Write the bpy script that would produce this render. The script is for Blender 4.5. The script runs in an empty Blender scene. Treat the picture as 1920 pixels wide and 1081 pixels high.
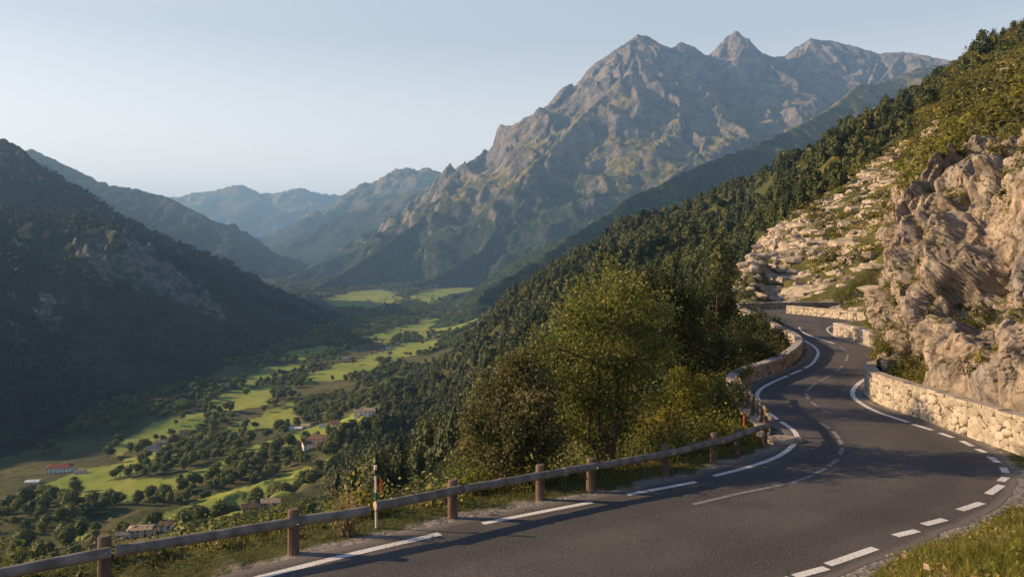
HAZE = 8.6e-5
import bpy, math, random
import numpy as np
from mathutils import Vector
R = math.radians
rng = np.random.default_rng(7)
random.seed(7)
scene = bpy.context.scene
COL = scene.collection

# ------------------------------------------------------------------ view geometry of the place (metres, eye at the origin)
F, CX, HY = 1493.0, 960.0, 480.0          # focal length / centre column / horizon row of the 1920 px photograph
GZ = -6.0                                 # road surface, 6 m below the eye
def W(px, py, d): return Vector(((px - CX) / F * d, d, -(py - HY) / F * d))
def G(px, py, z=GZ):                      # point of the road plane
    d = -z * F / (py - HY); return ((px - CX) / F * d, d)

# ------------------------------------------------------------------ numpy noise
def _h(ix, iy, iz, seed):
    h = (ix.astype(np.int64) * 374761393 + iy.astype(np.int64) * 668265263 + iz.astype(np.int64) * 2147483647 + seed * 974634777) & 0xFFFFFFFF
    h = ((h ^ (h >> 13)) * 1274126177) & 0xFFFFFFFF
    h = ((h ^ (h >> 16)) * 2246822519) & 0xFFFFFFFF
    return h ^ (h >> 15)
def gn2(x, y, seed=0):
    x = np.asarray(x, float); y = np.asarray(y, float)
    xi = np.floor(x); yi = np.floor(y); fx = x - xi; fy = y - yi
    u = fx * fx * fx * (fx * (fx * 6 - 15) + 10); v = fy * fy * fy * (fy * (fy * 6 - 15) + 10)
    z0 = np.zeros_like(xi)
    def g(dx, dy):
        a = _h(xi + dx, yi + dy, z0, seed) * (2 * math.pi / 4294967296.0)
        return np.cos(a) * (fx - dx) + np.sin(a) * (fy - dy)
    a = g(0, 0); b = g(1, 0); c = g(0, 1); d = g(1, 1)
    return (a + (b - a) * u + (c - a) * v + (a - b - c + d) * u * v) * 1.5
def gn3(x, y, z, seed=0):
    x, y, z = np.broadcast_arrays(np.asarray(x, float), y, z)
    xi = np.floor(x); yi = np.floor(y); zi = np.floor(z); fx = x - xi; fy = y - yi; fz = z - zi
    s = lambda t: t * t * t * (t * (t * 6 - 15) + 10)
    u, v, w = s(fx), s(fy), s(fz); out = 0
    for dx in (0, 1):
        for dy in (0, 1):
            for dz in (0, 1):
                h = _h(xi + dx, yi + dy, zi + dz, seed)
                a = (h & 0xFFFF) * (2 * math.pi / 65536); c = ((h >> 16) & 0xFFFF) / 32768.0 - 1; q = np.sqrt(np.maximum(0, 1 - c * c))
                d = q * np.cos(a) * (fx - dx) + q * np.sin(a) * (fy - dy) + c * (fz - dz)
                out = out + d * (u if dx else 1 - u) * (v if dy else 1 - v) * (w if dz else 1 - w)
    return out * 1.5
def fbm2(x, y, o=5, g=.5, seed=0):
    a, t, s = 1., 0, 1.
    for i in range(o):
        t = t + a * gn2(x * s, y * s, seed + i * 17); a *= g; s *= 2.03
    return t
def ridged2(x, y, o=5, g=.5, seed=0):
    a, t, s, w = 1., 0, 1., 1.
    for i in range(o):
        n = 1 - np.abs(gn2(x * s, y * s, seed + i * 17)) * 1.6; n = np.clip(n, 0, 1) ** 2 * w
        w = np.clip(n * 1.6, 0, 1); t = t + a * n; a *= g; s *= 2.03
    return t
def fbm3(x, y, z, o=4, g=.5, seed=0):
    a, t, s = 1., 0, 1.
    for i in range(o):
        t = t + a * gn3(x * s, y * s, z * s, seed + i * 17); a *= g; s *= 2.03
    return t
def vor3(x, y, z, seed=0, jit=1.0, tilt=False):
    """distance to nearest and second nearest cell point, and a random value of the nearest cell"""
    x, y, z = [np.asarray(q, float) for q in (x, y, z)]
    xi = np.floor(x); yi = np.floor(y); zi = np.floor(z)
    d1 = np.full(x.shape, 9.); d2 = np.full(x.shape, 9.); rv = np.zeros(x.shape); tl = np.zeros(x.shape)
    for dx in (-1, 0, 1):
        for dy in (-1, 0, 1):
            for dz in (-1, 0, 1):
                h = _h(xi + dx, yi + dy, zi + dz, seed); h2 = _h(xi + dx, yi + dy, zi + dz, seed + 91)
                px = xi + dx + .5 + jit * ((h & 1023) / 1023. - .5); py = yi + dy + .5 + jit * (((h >> 10) & 1023) / 1023. - .5)
                pz = zi + dz + .5 + jit * (((h >> 20) & 1023) / 1023. - .5)
                d = np.sqrt((px - x) ** 2 + (py - y) ** 2 + (pz - z) ** 2)
                if tilt: tt = ((h2 & 255) / 127.5 - 1) * (x - px) + (((h2 >> 8) & 255) / 127.5 - 1) * (y - py) + (((h2 >> 16) & 255) / 127.5 - 1) * (z - pz)
                n = d < d1
                d2 = np.where(n, d1, np.minimum(d2, d)); rv = np.where(n, ((h2 >> 20) & 4095) / 4095., rv); tl = np.where(n, tt, tl) if tilt else None; d1 = np.where(n, d, d1)
    return (d1, d2, rv, tl) if tilt else (d1, d2, rv)
def sstep(a, b, x):
    t = np.clip((x - a) / (b - a), 0, 1); return t * t * (3 - 2 * t)

# ------------------------------------------------------------------ meshes from arrays
def mesh(name, V, Fs, mats=(), smooth=False, attrs=None, matidx=None):
    V = np.ascontiguousarray(V, np.float32).reshape(-1, 3)
    Fs = Fs if isinstance(Fs, (list, tuple)) else [Fs]
    Fs = [np.asarray(f, np.int32) for f in Fs if len(f)]
    loops = np.concatenate([f.ravel() for f in Fs]); tot = np.concatenate([np.full(len(f), f.shape[1], np.int32) for f in Fs])
    me = bpy.data.meshes.new(name)
    me.vertices.add(len(V)); me.vertices.foreach_set('co', V.ravel())
    me.loops.add(len(loops)); me.loops.foreach_set('vertex_index', loops)
    me.polygons.add(len(tot)); me.polygons.foreach_set('loop_start', np.concatenate([[0], np.cumsum(tot)[:-1]]).astype(np.int32))
    try: me.polygons.foreach_set('loop_total', tot)
    except Exception: pass
    me.polygons.foreach_set('use_smooth', np.full(len(tot), smooth))
    if matidx is not None: me.polygons.foreach_set('material_index', np.asarray(matidx, np.int32))
    for k, a in (attrs or {}).items():
        at = me.attributes.new(k, 'FLOAT', 'POINT'); at.data.foreach_set('value', np.ascontiguousarray(a, np.float32).ravel())
    for m in (mats if isinstance(mats, (list, tuple)) else [mats]): me.materials.append(m)
    me.update(calc_edges=True)
    return me
def link(name, me, parent=None, loc=None, rz=0, **props):
    o = bpy.data.objects.new(name, me); COL.objects.link(o)
    if parent: o.parent = parent
    if loc is not None: o.location = loc
    if rz: o.rotation_euler = (0, 0, rz)
    for k, v in props.items(): o[k] = v
    return o
def empty(name, loc=(0, 0, 0), rz=0, **props):
    o = link(name, None, None, loc, rz, **props); o.empty_display_size = .3; return o

class MB:
    """collects boxes, tubes and quads into one mesh"""
    def __init__(s): s.V = []; s.Q = []; s.T = []; s.n = 0
    def add(s, V, Q=(), T=()):
        V = np.asarray(V, float).reshape(-1, 3); s.V.append(V)
        if len(Q): s.Q.append(np.asarray(Q, int) + s.n)
        if len(T): s.T.append(np.asarray(T, int) + s.n)
        s.n += len(V)
    def box(s, c, size, rz=0, bev=0):
        x, y, z = [q / 2 for q in size]
        V = np.array([[a * x, b * y, e * z] for e in (-1, 1) for b in (-1, 1) for a in (-1, 1)])
        c_, s_ = math.cos(rz), math.sin(rz)
        V = np.stack([V[:, 0] * c_ - V[:, 1] * s_, V[:, 0] * s_ + V[:, 1] * c_, V[:, 2]], 1) + np.asarray(c)
        s.add(V, [[0, 2, 3, 1], [4, 5, 7, 6], [0, 1, 5, 4], [2, 6, 7, 3], [0, 4, 6, 2], [1, 3, 7, 5]])
    def tube(s, P, r, n=8, cap=True, rough=0, seed=0):
        P = np.asarray(P, float); r = np.broadcast_to(np.asarray(r, float), (len(P),))
        T = np.gradient(P, axis=0); T /= np.linalg.norm(T, axis=1)[:, None] + 1e-9
        ref = np.array([0, 0, 1.]) if abs(T[0, 2]) < .9 else np.array([1., 0, 0])
        V = []
        rg = np.random.default_rng(seed)
        for i in range(len(P)):
            a = np.cross(T[i], ref); a /= np.linalg.norm(a) + 1e-9; b = np.cross(T[i], a)
            for k in range(n):
                t = 2 * math.pi * k / n; rr = r[i] * (1 + rough * rg.uniform(-1, 1))
                V.append(P[i] + (a * math.cos(t) + b * math.sin(t)) * rr)
        Q = [[i * n + k, i * n + (k + 1) % n, (i + 1) * n + (k + 1) % n, (i + 1) * n + k] for i in range(len(P) - 1) for k in range(n)]
        Tn = []
        if cap:
            b0 = len(V); V.append(P[0]); V.append(P[-1]); e = (len(P) - 1) * n
            Tn = [[b0, (k + 1) % n, k] for k in range(n)] + [[b0 + 1, e + k, e + (k + 1) % n] for k in range(n)]
        s.add(V, Q, Tn)
    def build(s, name, mat, parent=None, smooth=False, loc=None, rz=0, **props):
        Fs = []
        if s.Q: Fs.append(np.concatenate(s.Q))
        if s.T: Fs.append(np.concatenate(s.T))
        return link(name, mesh(name, np.concatenate(s.V), Fs, mat, smooth), parent, loc, rz, **props)

# ------------------------------------------------------------------ node helper
class NT:
    def __init__(s, name):
        s.m = bpy.data.materials.new(name); s.m.use_nodes = True; s.t = s.m.node_tree; s.t.nodes.clear()
        s.out = s.n('ShaderNodeOutputMaterial')
    def n(s, typ, **kw):
        q = s.t.nodes.new(typ)
        for k, v in kw.items(): setattr(q, k, v)
        return q
    def put(s, sock, v):
        if isinstance(v, bpy.types.NodeSocket): s.t.links.new(v, sock)
        elif isinstance(v, (tuple, list)) and len(v) == 3 and sock.type == 'RGBA': sock.default_value = (*v, 1)
        elif v is not None: sock.default_value = v
    def pos(s, scale=(1, 1, 1), obj=False, rot=(0, 0, 0)):
        if obj: src = s.n('ShaderNodeTexCoord').outputs['Object']
        else: src = s.n('ShaderNodeNewGeometry').outputs['Position']
        if scale == (1, 1, 1) and rot == (0, 0, 0): return src
        m = s.n('ShaderNodeMapping'); s.put(m.inputs['Vector'], src); m.inputs['Scale'].default_value = scale; m.inputs['Rotation'].default_value = rot
        return m.outputs[0]
    def noise(s, vec, scale, detail=4, rough=.55, dist=0):
        q = s.n('ShaderNodeTexNoise'); s.put(q.inputs['Vector'], vec); q.inputs['Scale'].default_value = scale
        q.inputs['Detail'].default_value = detail; q.inputs['Roughness'].default_value = rough; q.inputs['Distortion'].default_value = dist
        return q.outputs[0]
    def voro(s, vec, scale, feature='F1', out='Distance', rand=1):
        q = s.n('ShaderNodeTexVoronoi', feature=feature); s.put(q.inputs['Vector'], vec); q.inputs['Scale'].default_value = scale
        q.inputs['Randomness'].default_value = rand
        return q.outputs[out]
    def math(s, op, a, b=None, c=None, clamp=False):
        q = s.n('ShaderNodeMath', operation=op, use_clamp=clamp)
        for i, v in enumerate((a, b, c)):
            if v is not None: s.put(q.inputs[i], v)
        return q.outputs[0]
    def ss(s, v, a, b, lo=0., hi=1.):
        q = s.n('ShaderNodeMapRange', interpolation_type='SMOOTHSTEP'); s.put(q.inputs['Value'], v)
        q.inputs['From Min'].default_value = a; q.inputs['From Max'].default_value = b; q.inputs['To Min'].default_value = lo; q.inputs['To Max'].default_value = hi
        return q.outputs[0]
    def mix(s, f, a, b):
        q = s.n('ShaderNodeMix', data_type='RGBA'); s.put(q.inputs[0], f); s.put(q.inputs[6], a); s.put(q.inputs[7], b); return q.outputs[2]
    def ramp(s, v, stops):
        q = s.n('ShaderNodeValToRGB'); s.put(q.inputs[0], v); e = q.color_ramp.elements
        while len(e) < len(stops): e.new(.5)
        for i, (p, c) in enumerate(stops): e[i].position = p; e[i].color = (*c, 1)
        return q.outputs[0]
    def attr(s, name): return s.n('ShaderNodeAttribute', attribute_name=name).outputs['Fac']
    def nz(s):
        g = s.n('ShaderNodeNewGeometry'); x = s.n('ShaderNodeSeparateXYZ'); s.put(x.inputs[0], g.outputs['Normal']); return x.outputs[2]
    def sep(s, v):
        x = s.n('ShaderNodeSeparateXYZ'); s.put(x.inputs[0], v); return x.outputs
    def bump(s, h, dist, strength=1, normal=None):
        q = s.n('ShaderNodeBump'); s.put(q.inputs['Height'], h); q.inputs['Distance'].default_value = dist; q.inputs['Strength'].default_value = strength
        if normal is not None: s.put(q.inputs['Normal'], normal)
        return q.outputs[0]
    def bsdf(s, col, rough=.85, normal=None, spec=.25, metal=0):
        q = s.n('ShaderNodeBsdfPrincipled'); s.put(q.inputs['Base Color'], col); s.put(q.inputs['Roughness'], rough)
        s.put(q.inputs['Specular IOR Level'], spec); s.put(q.inputs['Metallic'], metal)
        if normal is not None: s.put(q.inputs['Normal'], normal)
        s.t.links.new(q.outputs[0], s.out.inputs[0]); return s.m
    def leaf(s, col, trans=.3, tcol=None, rough=.6, spec=.2):
        q = s.n('ShaderNodeBsdfPrincipled'); s.put(q.inputs['Base Color'], col); s.put(q.inputs['Roughness'], rough); s.put(q.inputs['Specular IOR Level'], spec)
        t = s.n('ShaderNodeBsdfTranslucent'); s.put(t.inputs[0], tcol or col)
        x = s.n('ShaderNodeMixShader'); x.inputs[0].default_value = trans
        s.t.links.new(q.outputs[0], x.inputs[1]); s.t.links.new(t.outputs[0], x.inputs[2]); s.t.links.new(x.outputs[0], s.out.inputs[0]); return s.m

# ------------------------------------------------------------------ camera, light, air
cam = bpy.data.cameras.new('camera'); cam.sensor_width = 36; cam.lens = 36 * F / 1920
cam.shift_y = -(540.5 - HY) / 1920; cam.clip_start = .1; cam.clip_end = 60000
co = bpy.data.objects.new('camera', cam); COL.objects.link(co); co.rotation_euler = (R(90), 0, 0); scene.camera = co
SUN_EL, SUN_FWD = R(21.2), R(9)
tosun = Vector((-math.cos(SUN_FWD) * math.cos(SUN_EL), math.sin(SUN_FWD) * math.cos(SUN_EL), math.sin(SUN_EL)))
sl = bpy.data.lights.new('sun', 'SUN'); sl.energy = 5.0; sl.angle = R(.55); sl.color = (1, .715, .415)
so = bpy.data.objects.new('sun', sl); COL.objects.link(so); so.rotation_euler = (-tosun).to_track_quat('-Z', 'Y').to_euler()
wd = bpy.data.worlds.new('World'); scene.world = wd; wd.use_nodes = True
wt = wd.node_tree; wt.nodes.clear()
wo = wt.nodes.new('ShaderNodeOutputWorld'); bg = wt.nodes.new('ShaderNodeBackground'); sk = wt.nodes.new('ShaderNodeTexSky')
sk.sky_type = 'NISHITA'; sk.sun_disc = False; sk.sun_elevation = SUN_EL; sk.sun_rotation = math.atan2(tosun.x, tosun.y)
sk.air_density = 1.0; sk.dust_density = 1.2; sk.ozone_density = 2.0; sk.altitude = 900
gm = wt.nodes.new('ShaderNodeGamma'); gm.inputs[1].default_value = .48; wt.links.new(sk.outputs[0], gm.inputs[0])
def wmul(sock, col, f=None):
    q = wt.nodes.new('ShaderNodeMix'); q.data_type = 'RGBA'; q.blend_type = 'MULTIPLY'; q.inputs[0].default_value = 1; wt.links.new(sock, q.inputs[6]); q.inputs[7].default_value = (*col, 1); return q.outputs[2]
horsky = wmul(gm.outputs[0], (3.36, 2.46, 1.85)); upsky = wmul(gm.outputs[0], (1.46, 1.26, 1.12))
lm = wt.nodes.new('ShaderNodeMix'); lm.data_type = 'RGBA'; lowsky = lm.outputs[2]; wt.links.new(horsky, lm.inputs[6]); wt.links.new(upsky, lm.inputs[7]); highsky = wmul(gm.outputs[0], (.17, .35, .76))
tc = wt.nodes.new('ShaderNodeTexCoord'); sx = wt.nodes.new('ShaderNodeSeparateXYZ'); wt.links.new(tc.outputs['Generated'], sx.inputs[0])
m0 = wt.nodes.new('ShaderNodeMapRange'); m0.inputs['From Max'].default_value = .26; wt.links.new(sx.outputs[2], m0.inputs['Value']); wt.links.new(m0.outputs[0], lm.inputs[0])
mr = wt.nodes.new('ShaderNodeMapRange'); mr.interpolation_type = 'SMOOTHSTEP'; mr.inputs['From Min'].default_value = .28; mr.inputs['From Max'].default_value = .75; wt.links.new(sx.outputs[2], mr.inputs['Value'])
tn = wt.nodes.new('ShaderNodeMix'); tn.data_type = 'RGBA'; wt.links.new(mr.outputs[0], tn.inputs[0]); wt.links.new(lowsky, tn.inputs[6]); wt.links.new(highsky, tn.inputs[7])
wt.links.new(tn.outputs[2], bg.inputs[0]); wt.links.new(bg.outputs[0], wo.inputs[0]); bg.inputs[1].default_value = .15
scene.view_settings.view_transform = 'Standard'; scene.view_settings.look = 'None'; scene.view_settings.exposure = 1.25; scene.view_settings.gamma = 1
scene.render.engine = 'CYCLES'; cy = scene.cycles
cy.use_denoising = True; cy.max_bounces = 6; cy.diffuse_bounces = 3; cy.glossy_bounces = 2; cy.transmission_bounces = 3; cy.volume_bounces = 0; cy.transparent_max_bounces = 6
cy.use_adaptive_sampling = False; cy.sample_clamp_indirect = 6
# ------------------------------------------------------------------ road plan (world metres)
PAIRS = [((-34, -5.3), (-30, -10.9)), ((-26, .4), (-22, -5.2)), ((-15, 8.2), (-11, 2.6)), ((-5.6, 14.9), (-1.6, 9.3)), ((-1.2, 18.1), (2.8, 12.5)), ((2.29, 20.1), (6.1, 14.9)),
 ((4.63, 21.6), (9.0, 17.0)), ((6.55, 23.3), (11.9, 19.3)), ((7.9, 24.5), (13.4, 21.2)), ((8.7, 25.6), (14.4, 23.1)), ((9.2, 26.7), (15.0, 25.2)),
 ((9.4, 28.3), (15.05, 27.8)), ((9.56, 30.4), (14.8, 30.2)), ((9.95, 33.2), (14.6, 32.4)), ((10.4, 35.1), (14.85, 34.0)), ((11.6, 37.6), (15.6, 35.8)),
 ((14, 41.1), (17.3, 38.7)), ((16.9, 45.9), (20.2, 43.1)), ((18.7, 49.8), (22.2, 47.0)), ((19.8, 53.3), (23.8, 51.2)), ((20.5, 57.8), (24.8, 56)),
 ((21.6, 64), (26, 62)), ((22.9, 70.5), (28.6, 69)), ((23.7, 77.9), (31.6, 74.5)), ((24.3, 82), (31, 78.6)), ((24.8, 85), (30, 81.5)), ((26.1, 88.7), (29.2, 83.3)),
 ((29, 90), (30.5, 84.3)), ((35, 91), (36, 85.5)), ((47, 92), (47, 86.5))]
def catmull(P, n=8):
    P = np.asarray(P, float); Q = np.vstack([2 * P[0] - P[1], P, 2 * P[-1] - P[-2]]); out = []
    for i in range(1, len(Q) - 2):
        p0, p1, p2, p3 = Q[i - 1], Q[i], Q[i + 1], Q[i + 2]
        for t in np.linspace(0, 1, n, endpoint=False):
            out.append(.5 * ((2 * p1) + (-p0 + p2) * t + (2 * p0 - 5 * p1 + 4 * p2 - p3) * t * t + (-p0 + 3 * p1 - 3 * p2 + p3) * t ** 3))
    out.append(P[-1]); return np.array(out)
ROADL = catmull([p[0] for p in PAIRS]); ROADR = catmull([p[1] for p in PAIRS])
def poly_dist(x, y, P, closed=False):
    P = np.asarray(P); d = np.full(x.shape, 1e9); E = len(P) if closed else len(P) - 1
    for i in range(E):
        a = P[i]; b = P[(i + 1) % len(P)]; ab = b - a; L = ab @ ab + 1e-12
        t = np.clip(((x - a[0]) * ab[0] + (y - a[1]) * ab[1]) / L, 0, 1)
        d = np.minimum(d, np.hypot(x - a[0] - t * ab[0], y - a[1] - t * ab[1]))
    return d
def in_poly(x, y, P):
    P = np.asarray(P, float); c = np.zeros(x.shape, bool); j = len(P) - 1
    for i in range(len(P)):
        xi, yi = P[i]; xj, yj = P[j]
        if yi != yj: c ^= ((yi > y) != (yj > y)) & (x < (xj - xi) * (y - yi) / (yj - yi) + xi)
        j = i
    return c
ROADPOLY = np.vstack([ROADL[::2], ROADR[::-2]])
def road_dist(x, y):
    """distance outside the asphalt, and distance to the left and right edges"""
    dl = np.full(x.shape, 1e3); dr = dl.copy(); ins = np.zeros(x.shape, bool)
    m = (y < 130) & (np.abs(x) < 90)
    if m.any():
        dl[m] = poly_dist(x[m], y[m], ROADL[::2]); dr[m] = poly_dist(x[m], y[m], ROADR[::2]); ins[m] = in_poly(x[m], y[m], ROADPOLY)
    return ins, dl, dr

# ------------------------------------------------------------------ terrain tables: columns of (distance, photo row)
def near(*pts): return [(d, HY - z * F / d) for d, z in pts]
TAB = {
 -900: near((4, -6), (12, -8), (30, -22), (60, -42), (120, -75), (180, -110), (260, -140), (400, -146), (900, -146), (1700, -146)) + [(2700, 560), (3800, 531), (6000, 503), (14000, 486)],
 -400: near((4, -6), (11, -6.5), (30, -19), (60, -38), (120, -68), (200, -104), (330, -138), (500, -146), (900, -146), (1700, -146)) + [(2700, 560), (3800, 531), (6000, 503), (14000, 486)],
 0: near((4, -6), (14.5, -6.1), (17.5, -7.6), (25, -14), (45, -28), (80, -46), (140, -68)) + [(240, 1088), (330, 1002), (500, 900), (590, 850), (750, 765), (1030, 690), (1300, 647), (1600, 615), (2200, 578), (2700, 560), (3800, 531), (6000, 503), (14000, 486)],
 200: near((4, -6), (15.5, -6.1), (18, -7.4), (25, -12.5), (45, -25), (80, -40), (140, -60)) + [(230, 1065), (330, 990), (480, 898), (590, 848), (750, 765), (1030, 690), (1300, 647), (1600, 615), (2200, 578), (2700, 560), (3800, 531), (6000, 503), (14000, 486)],
 400: near((4, -6), (16, -6.1), (18.5, -7.2), (25, -11.5), (45, -22), (80, -36), (140, -54)) + [(200, 1020), (280, 985), (440, 895), (560, 845), (680, 800), (850, 735), (1030, 692), (1300, 648), (1600, 615), (2200, 578), (2700, 560), (3800, 531), (6000, 503), (14000, 486)],
 600: near((4, -6), (17, -6.1), (19, -6.9), (25, -10.5), (45, -20), (80, -32), (140, -48)) + [(230, 955), (380, 898), (500, 848), (640, 798), (800, 745), (1030, 692), (1300, 646), (1600, 613), (2200, 577), (2700, 559), (3800, 530), (6000, 503), (14000, 486)],
 700: near((4, -6), (17.5, -6.1), (20, -6.9), (26, -10), (45, -18), (80, -28), (140, -42)) + [(210, 915), (330, 868), (420, 830), (530, 790), (680, 745), (1000, 690), (1300, 645), (1600, 613), (2200, 577), (2700, 556), (3800, 529), (6000, 503), (14000, 486)],
 800: near((4, -6), (18.2, -6.1), (20.5, -6.9), (27, -9.5), (45, -16), (80, -25), (140, -38)) + [(210, 890), (330, 858), (400, 843), (480, 806), (600, 748), (720, 708), (950, 684), (1300, 645), (1700, 610), (2200, 578), (2700, 553), (3800, 528), (6000, 503), (14000, 486)],
 850: near((4, -6), (18.5, -6.1), (20.5, -6.8), (28, -9.5), (45, -15), (80, -23), (140, -34)) + [(220, 850), (330, 815), (430, 780), (520, 745), (620, 692), (700, 666), (800, 664), (1000, 652), (1400, 624), (1800, 600), (2200, 580), (2700, 552), (3800, 528), (6000, 503), (14000, 486)],
 900: near((4, -6), (19, -6.1), (21, -6.8), (28, -9.2), (45, -14), (80, -20), (140, -29)) + [(250, 790), (350, 750), (450, 722), (560, 668), (660, 620), (800, 634), (1100, 622), (1500, 602), (2000, 584), (2500, 560), (3300, 538), (6000, 503), (14000, 486)],
 1000: near((4, -6), (19.5, -6.1), (21.5, -6.8), (29, -9), (45, -12.5), (80, -17), (150, -25)) + [(250, 680), (400, 625), (550, 562), (650, 526), (800, 545), (1000, 545), (1500, 545), (2200, 545), (3000, 540), (6000, 503), (14000, 486)],
 1100: near((4, -6), (20.5, -6.1), (22.5, -6.8), (30, -8.6), (45, -11.5), (80, -14), (120, -17.5)) + [(200, 635), (350, 572), (550, 506), (650, 474), (800, 496), (1100, 505), (2000, 515), (3000, 520), (6000, 500), (14000, 486)],
 1200: near((4, -6), (21.3, -6.1), (23.3, -6.8), (31, -8.2), (45, -9.8), (80, -10.5), (110, -11.8)) + [(180, 578), (320, 515), (550, 456), (650, 427), (850, 450), (1200, 470), (2000, 492), (6000, 490), (14000, 484)],
 1300: near((4, -6), (22.2, -6.1), (24.5, -6.7), (31, -7.6), (45, -8.5), (75, -8.3), (100, -9)) + [(150, 570), (300, 498), (520, 432), (640, 396), (850, 418), (1200, 440), (2000, 480), (6000, 484), (14000, 482)],
 1360: near((4, -6), (23, -6.1), (30, -6.9), (45, -7.6), (70, -7), (92, -7)) + [(130, 568), (250, 518), (450, 424), (600, 363), (850, 392), (1200, 430), (2000, 475), (14000, 482)],
 1385: near((4, -6), (24, -6.1), (30, -6.6), (45, -7.2), (70, -6.6), (90, -6.4)) + [(104, 550), (112, 532), (135, 548), (260, 515), (440, 420), (590, 352), (850, 385), (1200, 425), (2000, 475), (14000, 482)],
 1410: near((4, -6), (24, -6.1), (34, -6.2), (45, -6.8), (70, -6.4), (92, -6.1)) + [(98, 562), (106, 515), (118, 478), (150, 498), (260, 482), (430, 410), (575, 343), (850, 375), (1200, 420), (2000, 475), (14000, 482)],
 1450: near((4, -6), (34, -6.1), (45, -6.5), (70, -6.1), (92, -6)) + [(100, 568), (122, 500), (150, 440), (170, 436), (260, 420), (420, 372), (540, 322), (800, 350), (2000, 470), (14000, 482)],
 1500: near((4, -6), (34, -6.1), (60, -6.1), (92, -6)) + [(97, 566), (115, 505), (150, 420), (175, 400), (300, 362), (430, 325), (510, 298), (800, 330), (2000, 470), (14000, 482)],
 1600: near((4, -4.2), (10, -5.0), (15, -5.9), (34, -6.1), (74, -6), (78, -5.6)) + [(90, 545), (125, 450), (175, 350), (220, 318), (330, 276), (470, 243), (800, 290), (2000, 470), (14000, 482)],
 1700: near((4, -3), (10, -4.2), (13, -5.0), (16.5, -5.75), (20, -6), (36, -6), (42, -5.8), (50, -5.2), (60, -4.8)) + [(70, 560), (100, 440), (140, 340), (190, 280), (280, 232), (400, 192), (800, 250), (2000, 470), (14000, 482)],
 1745: near((4, -2.8), (10, -4.0), (14, -5.15), (17.5, -5.75), (20, -6), (32, -6), (42, -5.6), (50, -3), (54, 1.2), (60, 3.9)) + [(80, 345), (110, 300), (170, 240), (280, 195), (385, 160), (800, 230), (2000, 470), (14000, 482)],
 1800: near((4, -2.6), (10, -3.9), (14, -5.1), (18, -5.75), (20, -6), (29, -6), (38, -5.5), (46, -3), (52, 2.5), (57, 5.6)) + [(64, 290), (90, 255), (150, 205), (250, 152), (370, 118), (800, 200), (2000, 470), (14000, 482)],
 1920: near((4, -2.4), (10, -3.8), (14, -4.9), (18.5, -5.75), (21, -6), (23, -6), (28, -5.6), (40, -4.4), (47, 1), (53, 6), (58, 10.5)) + [(68, 192), (90, 160), (150, 128), (250, 88), (330, 58), (800, 150), (2000, 470), (14000, 482)],
 2100: near((4, -2.8), (9, -3.6), (15, -5.2), (18, -5.9), (22, -5.6), (34, -5), (43, -1), (50, 6), (58, 13), (90, 27), (150, 48), (250, 88), (330, 112), (800, 190), (2000, 100), (14000, 0)),
 2700: near((4, -2.5), (8, -3.4), (11, -4), (15, -4), (26, -3), (38, 6), (60, 24), (120, 55), (250, 105), (330, 130), (800, 220), (2000, 150), (14000, 0)),
}
LDMAX = math.log(3800)
def build_table(T, ld, sm=6):
    cols = sorted(T); Z = []
    for c in cols:
        a = np.array(T[c], float); z = -(a[:, 1] - HY) / F * a[:, 0]
        q = np.interp(ld, np.log(a[:, 0]), z)
        Z.append(q)
    return np.array(cols, float), np.array(Z)
def gsm(A, s, axis):
    if s <= 0: return A
    r = int(3 * s) + 1; k = np.exp(-.5 * (np.arange(-r, r + 1) / s) ** 2); k /= k.sum()
    pad = [(0, 0)] * A.ndim; pad[axis] = (r, r); B = np.pad(A, pad, mode='edge'); out = 0; n = A.shape[axis]
    for i, w in enumerate(k): out = out + w * np.take(B, np.arange(i, i + n), axis=axis)
    return out
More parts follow.
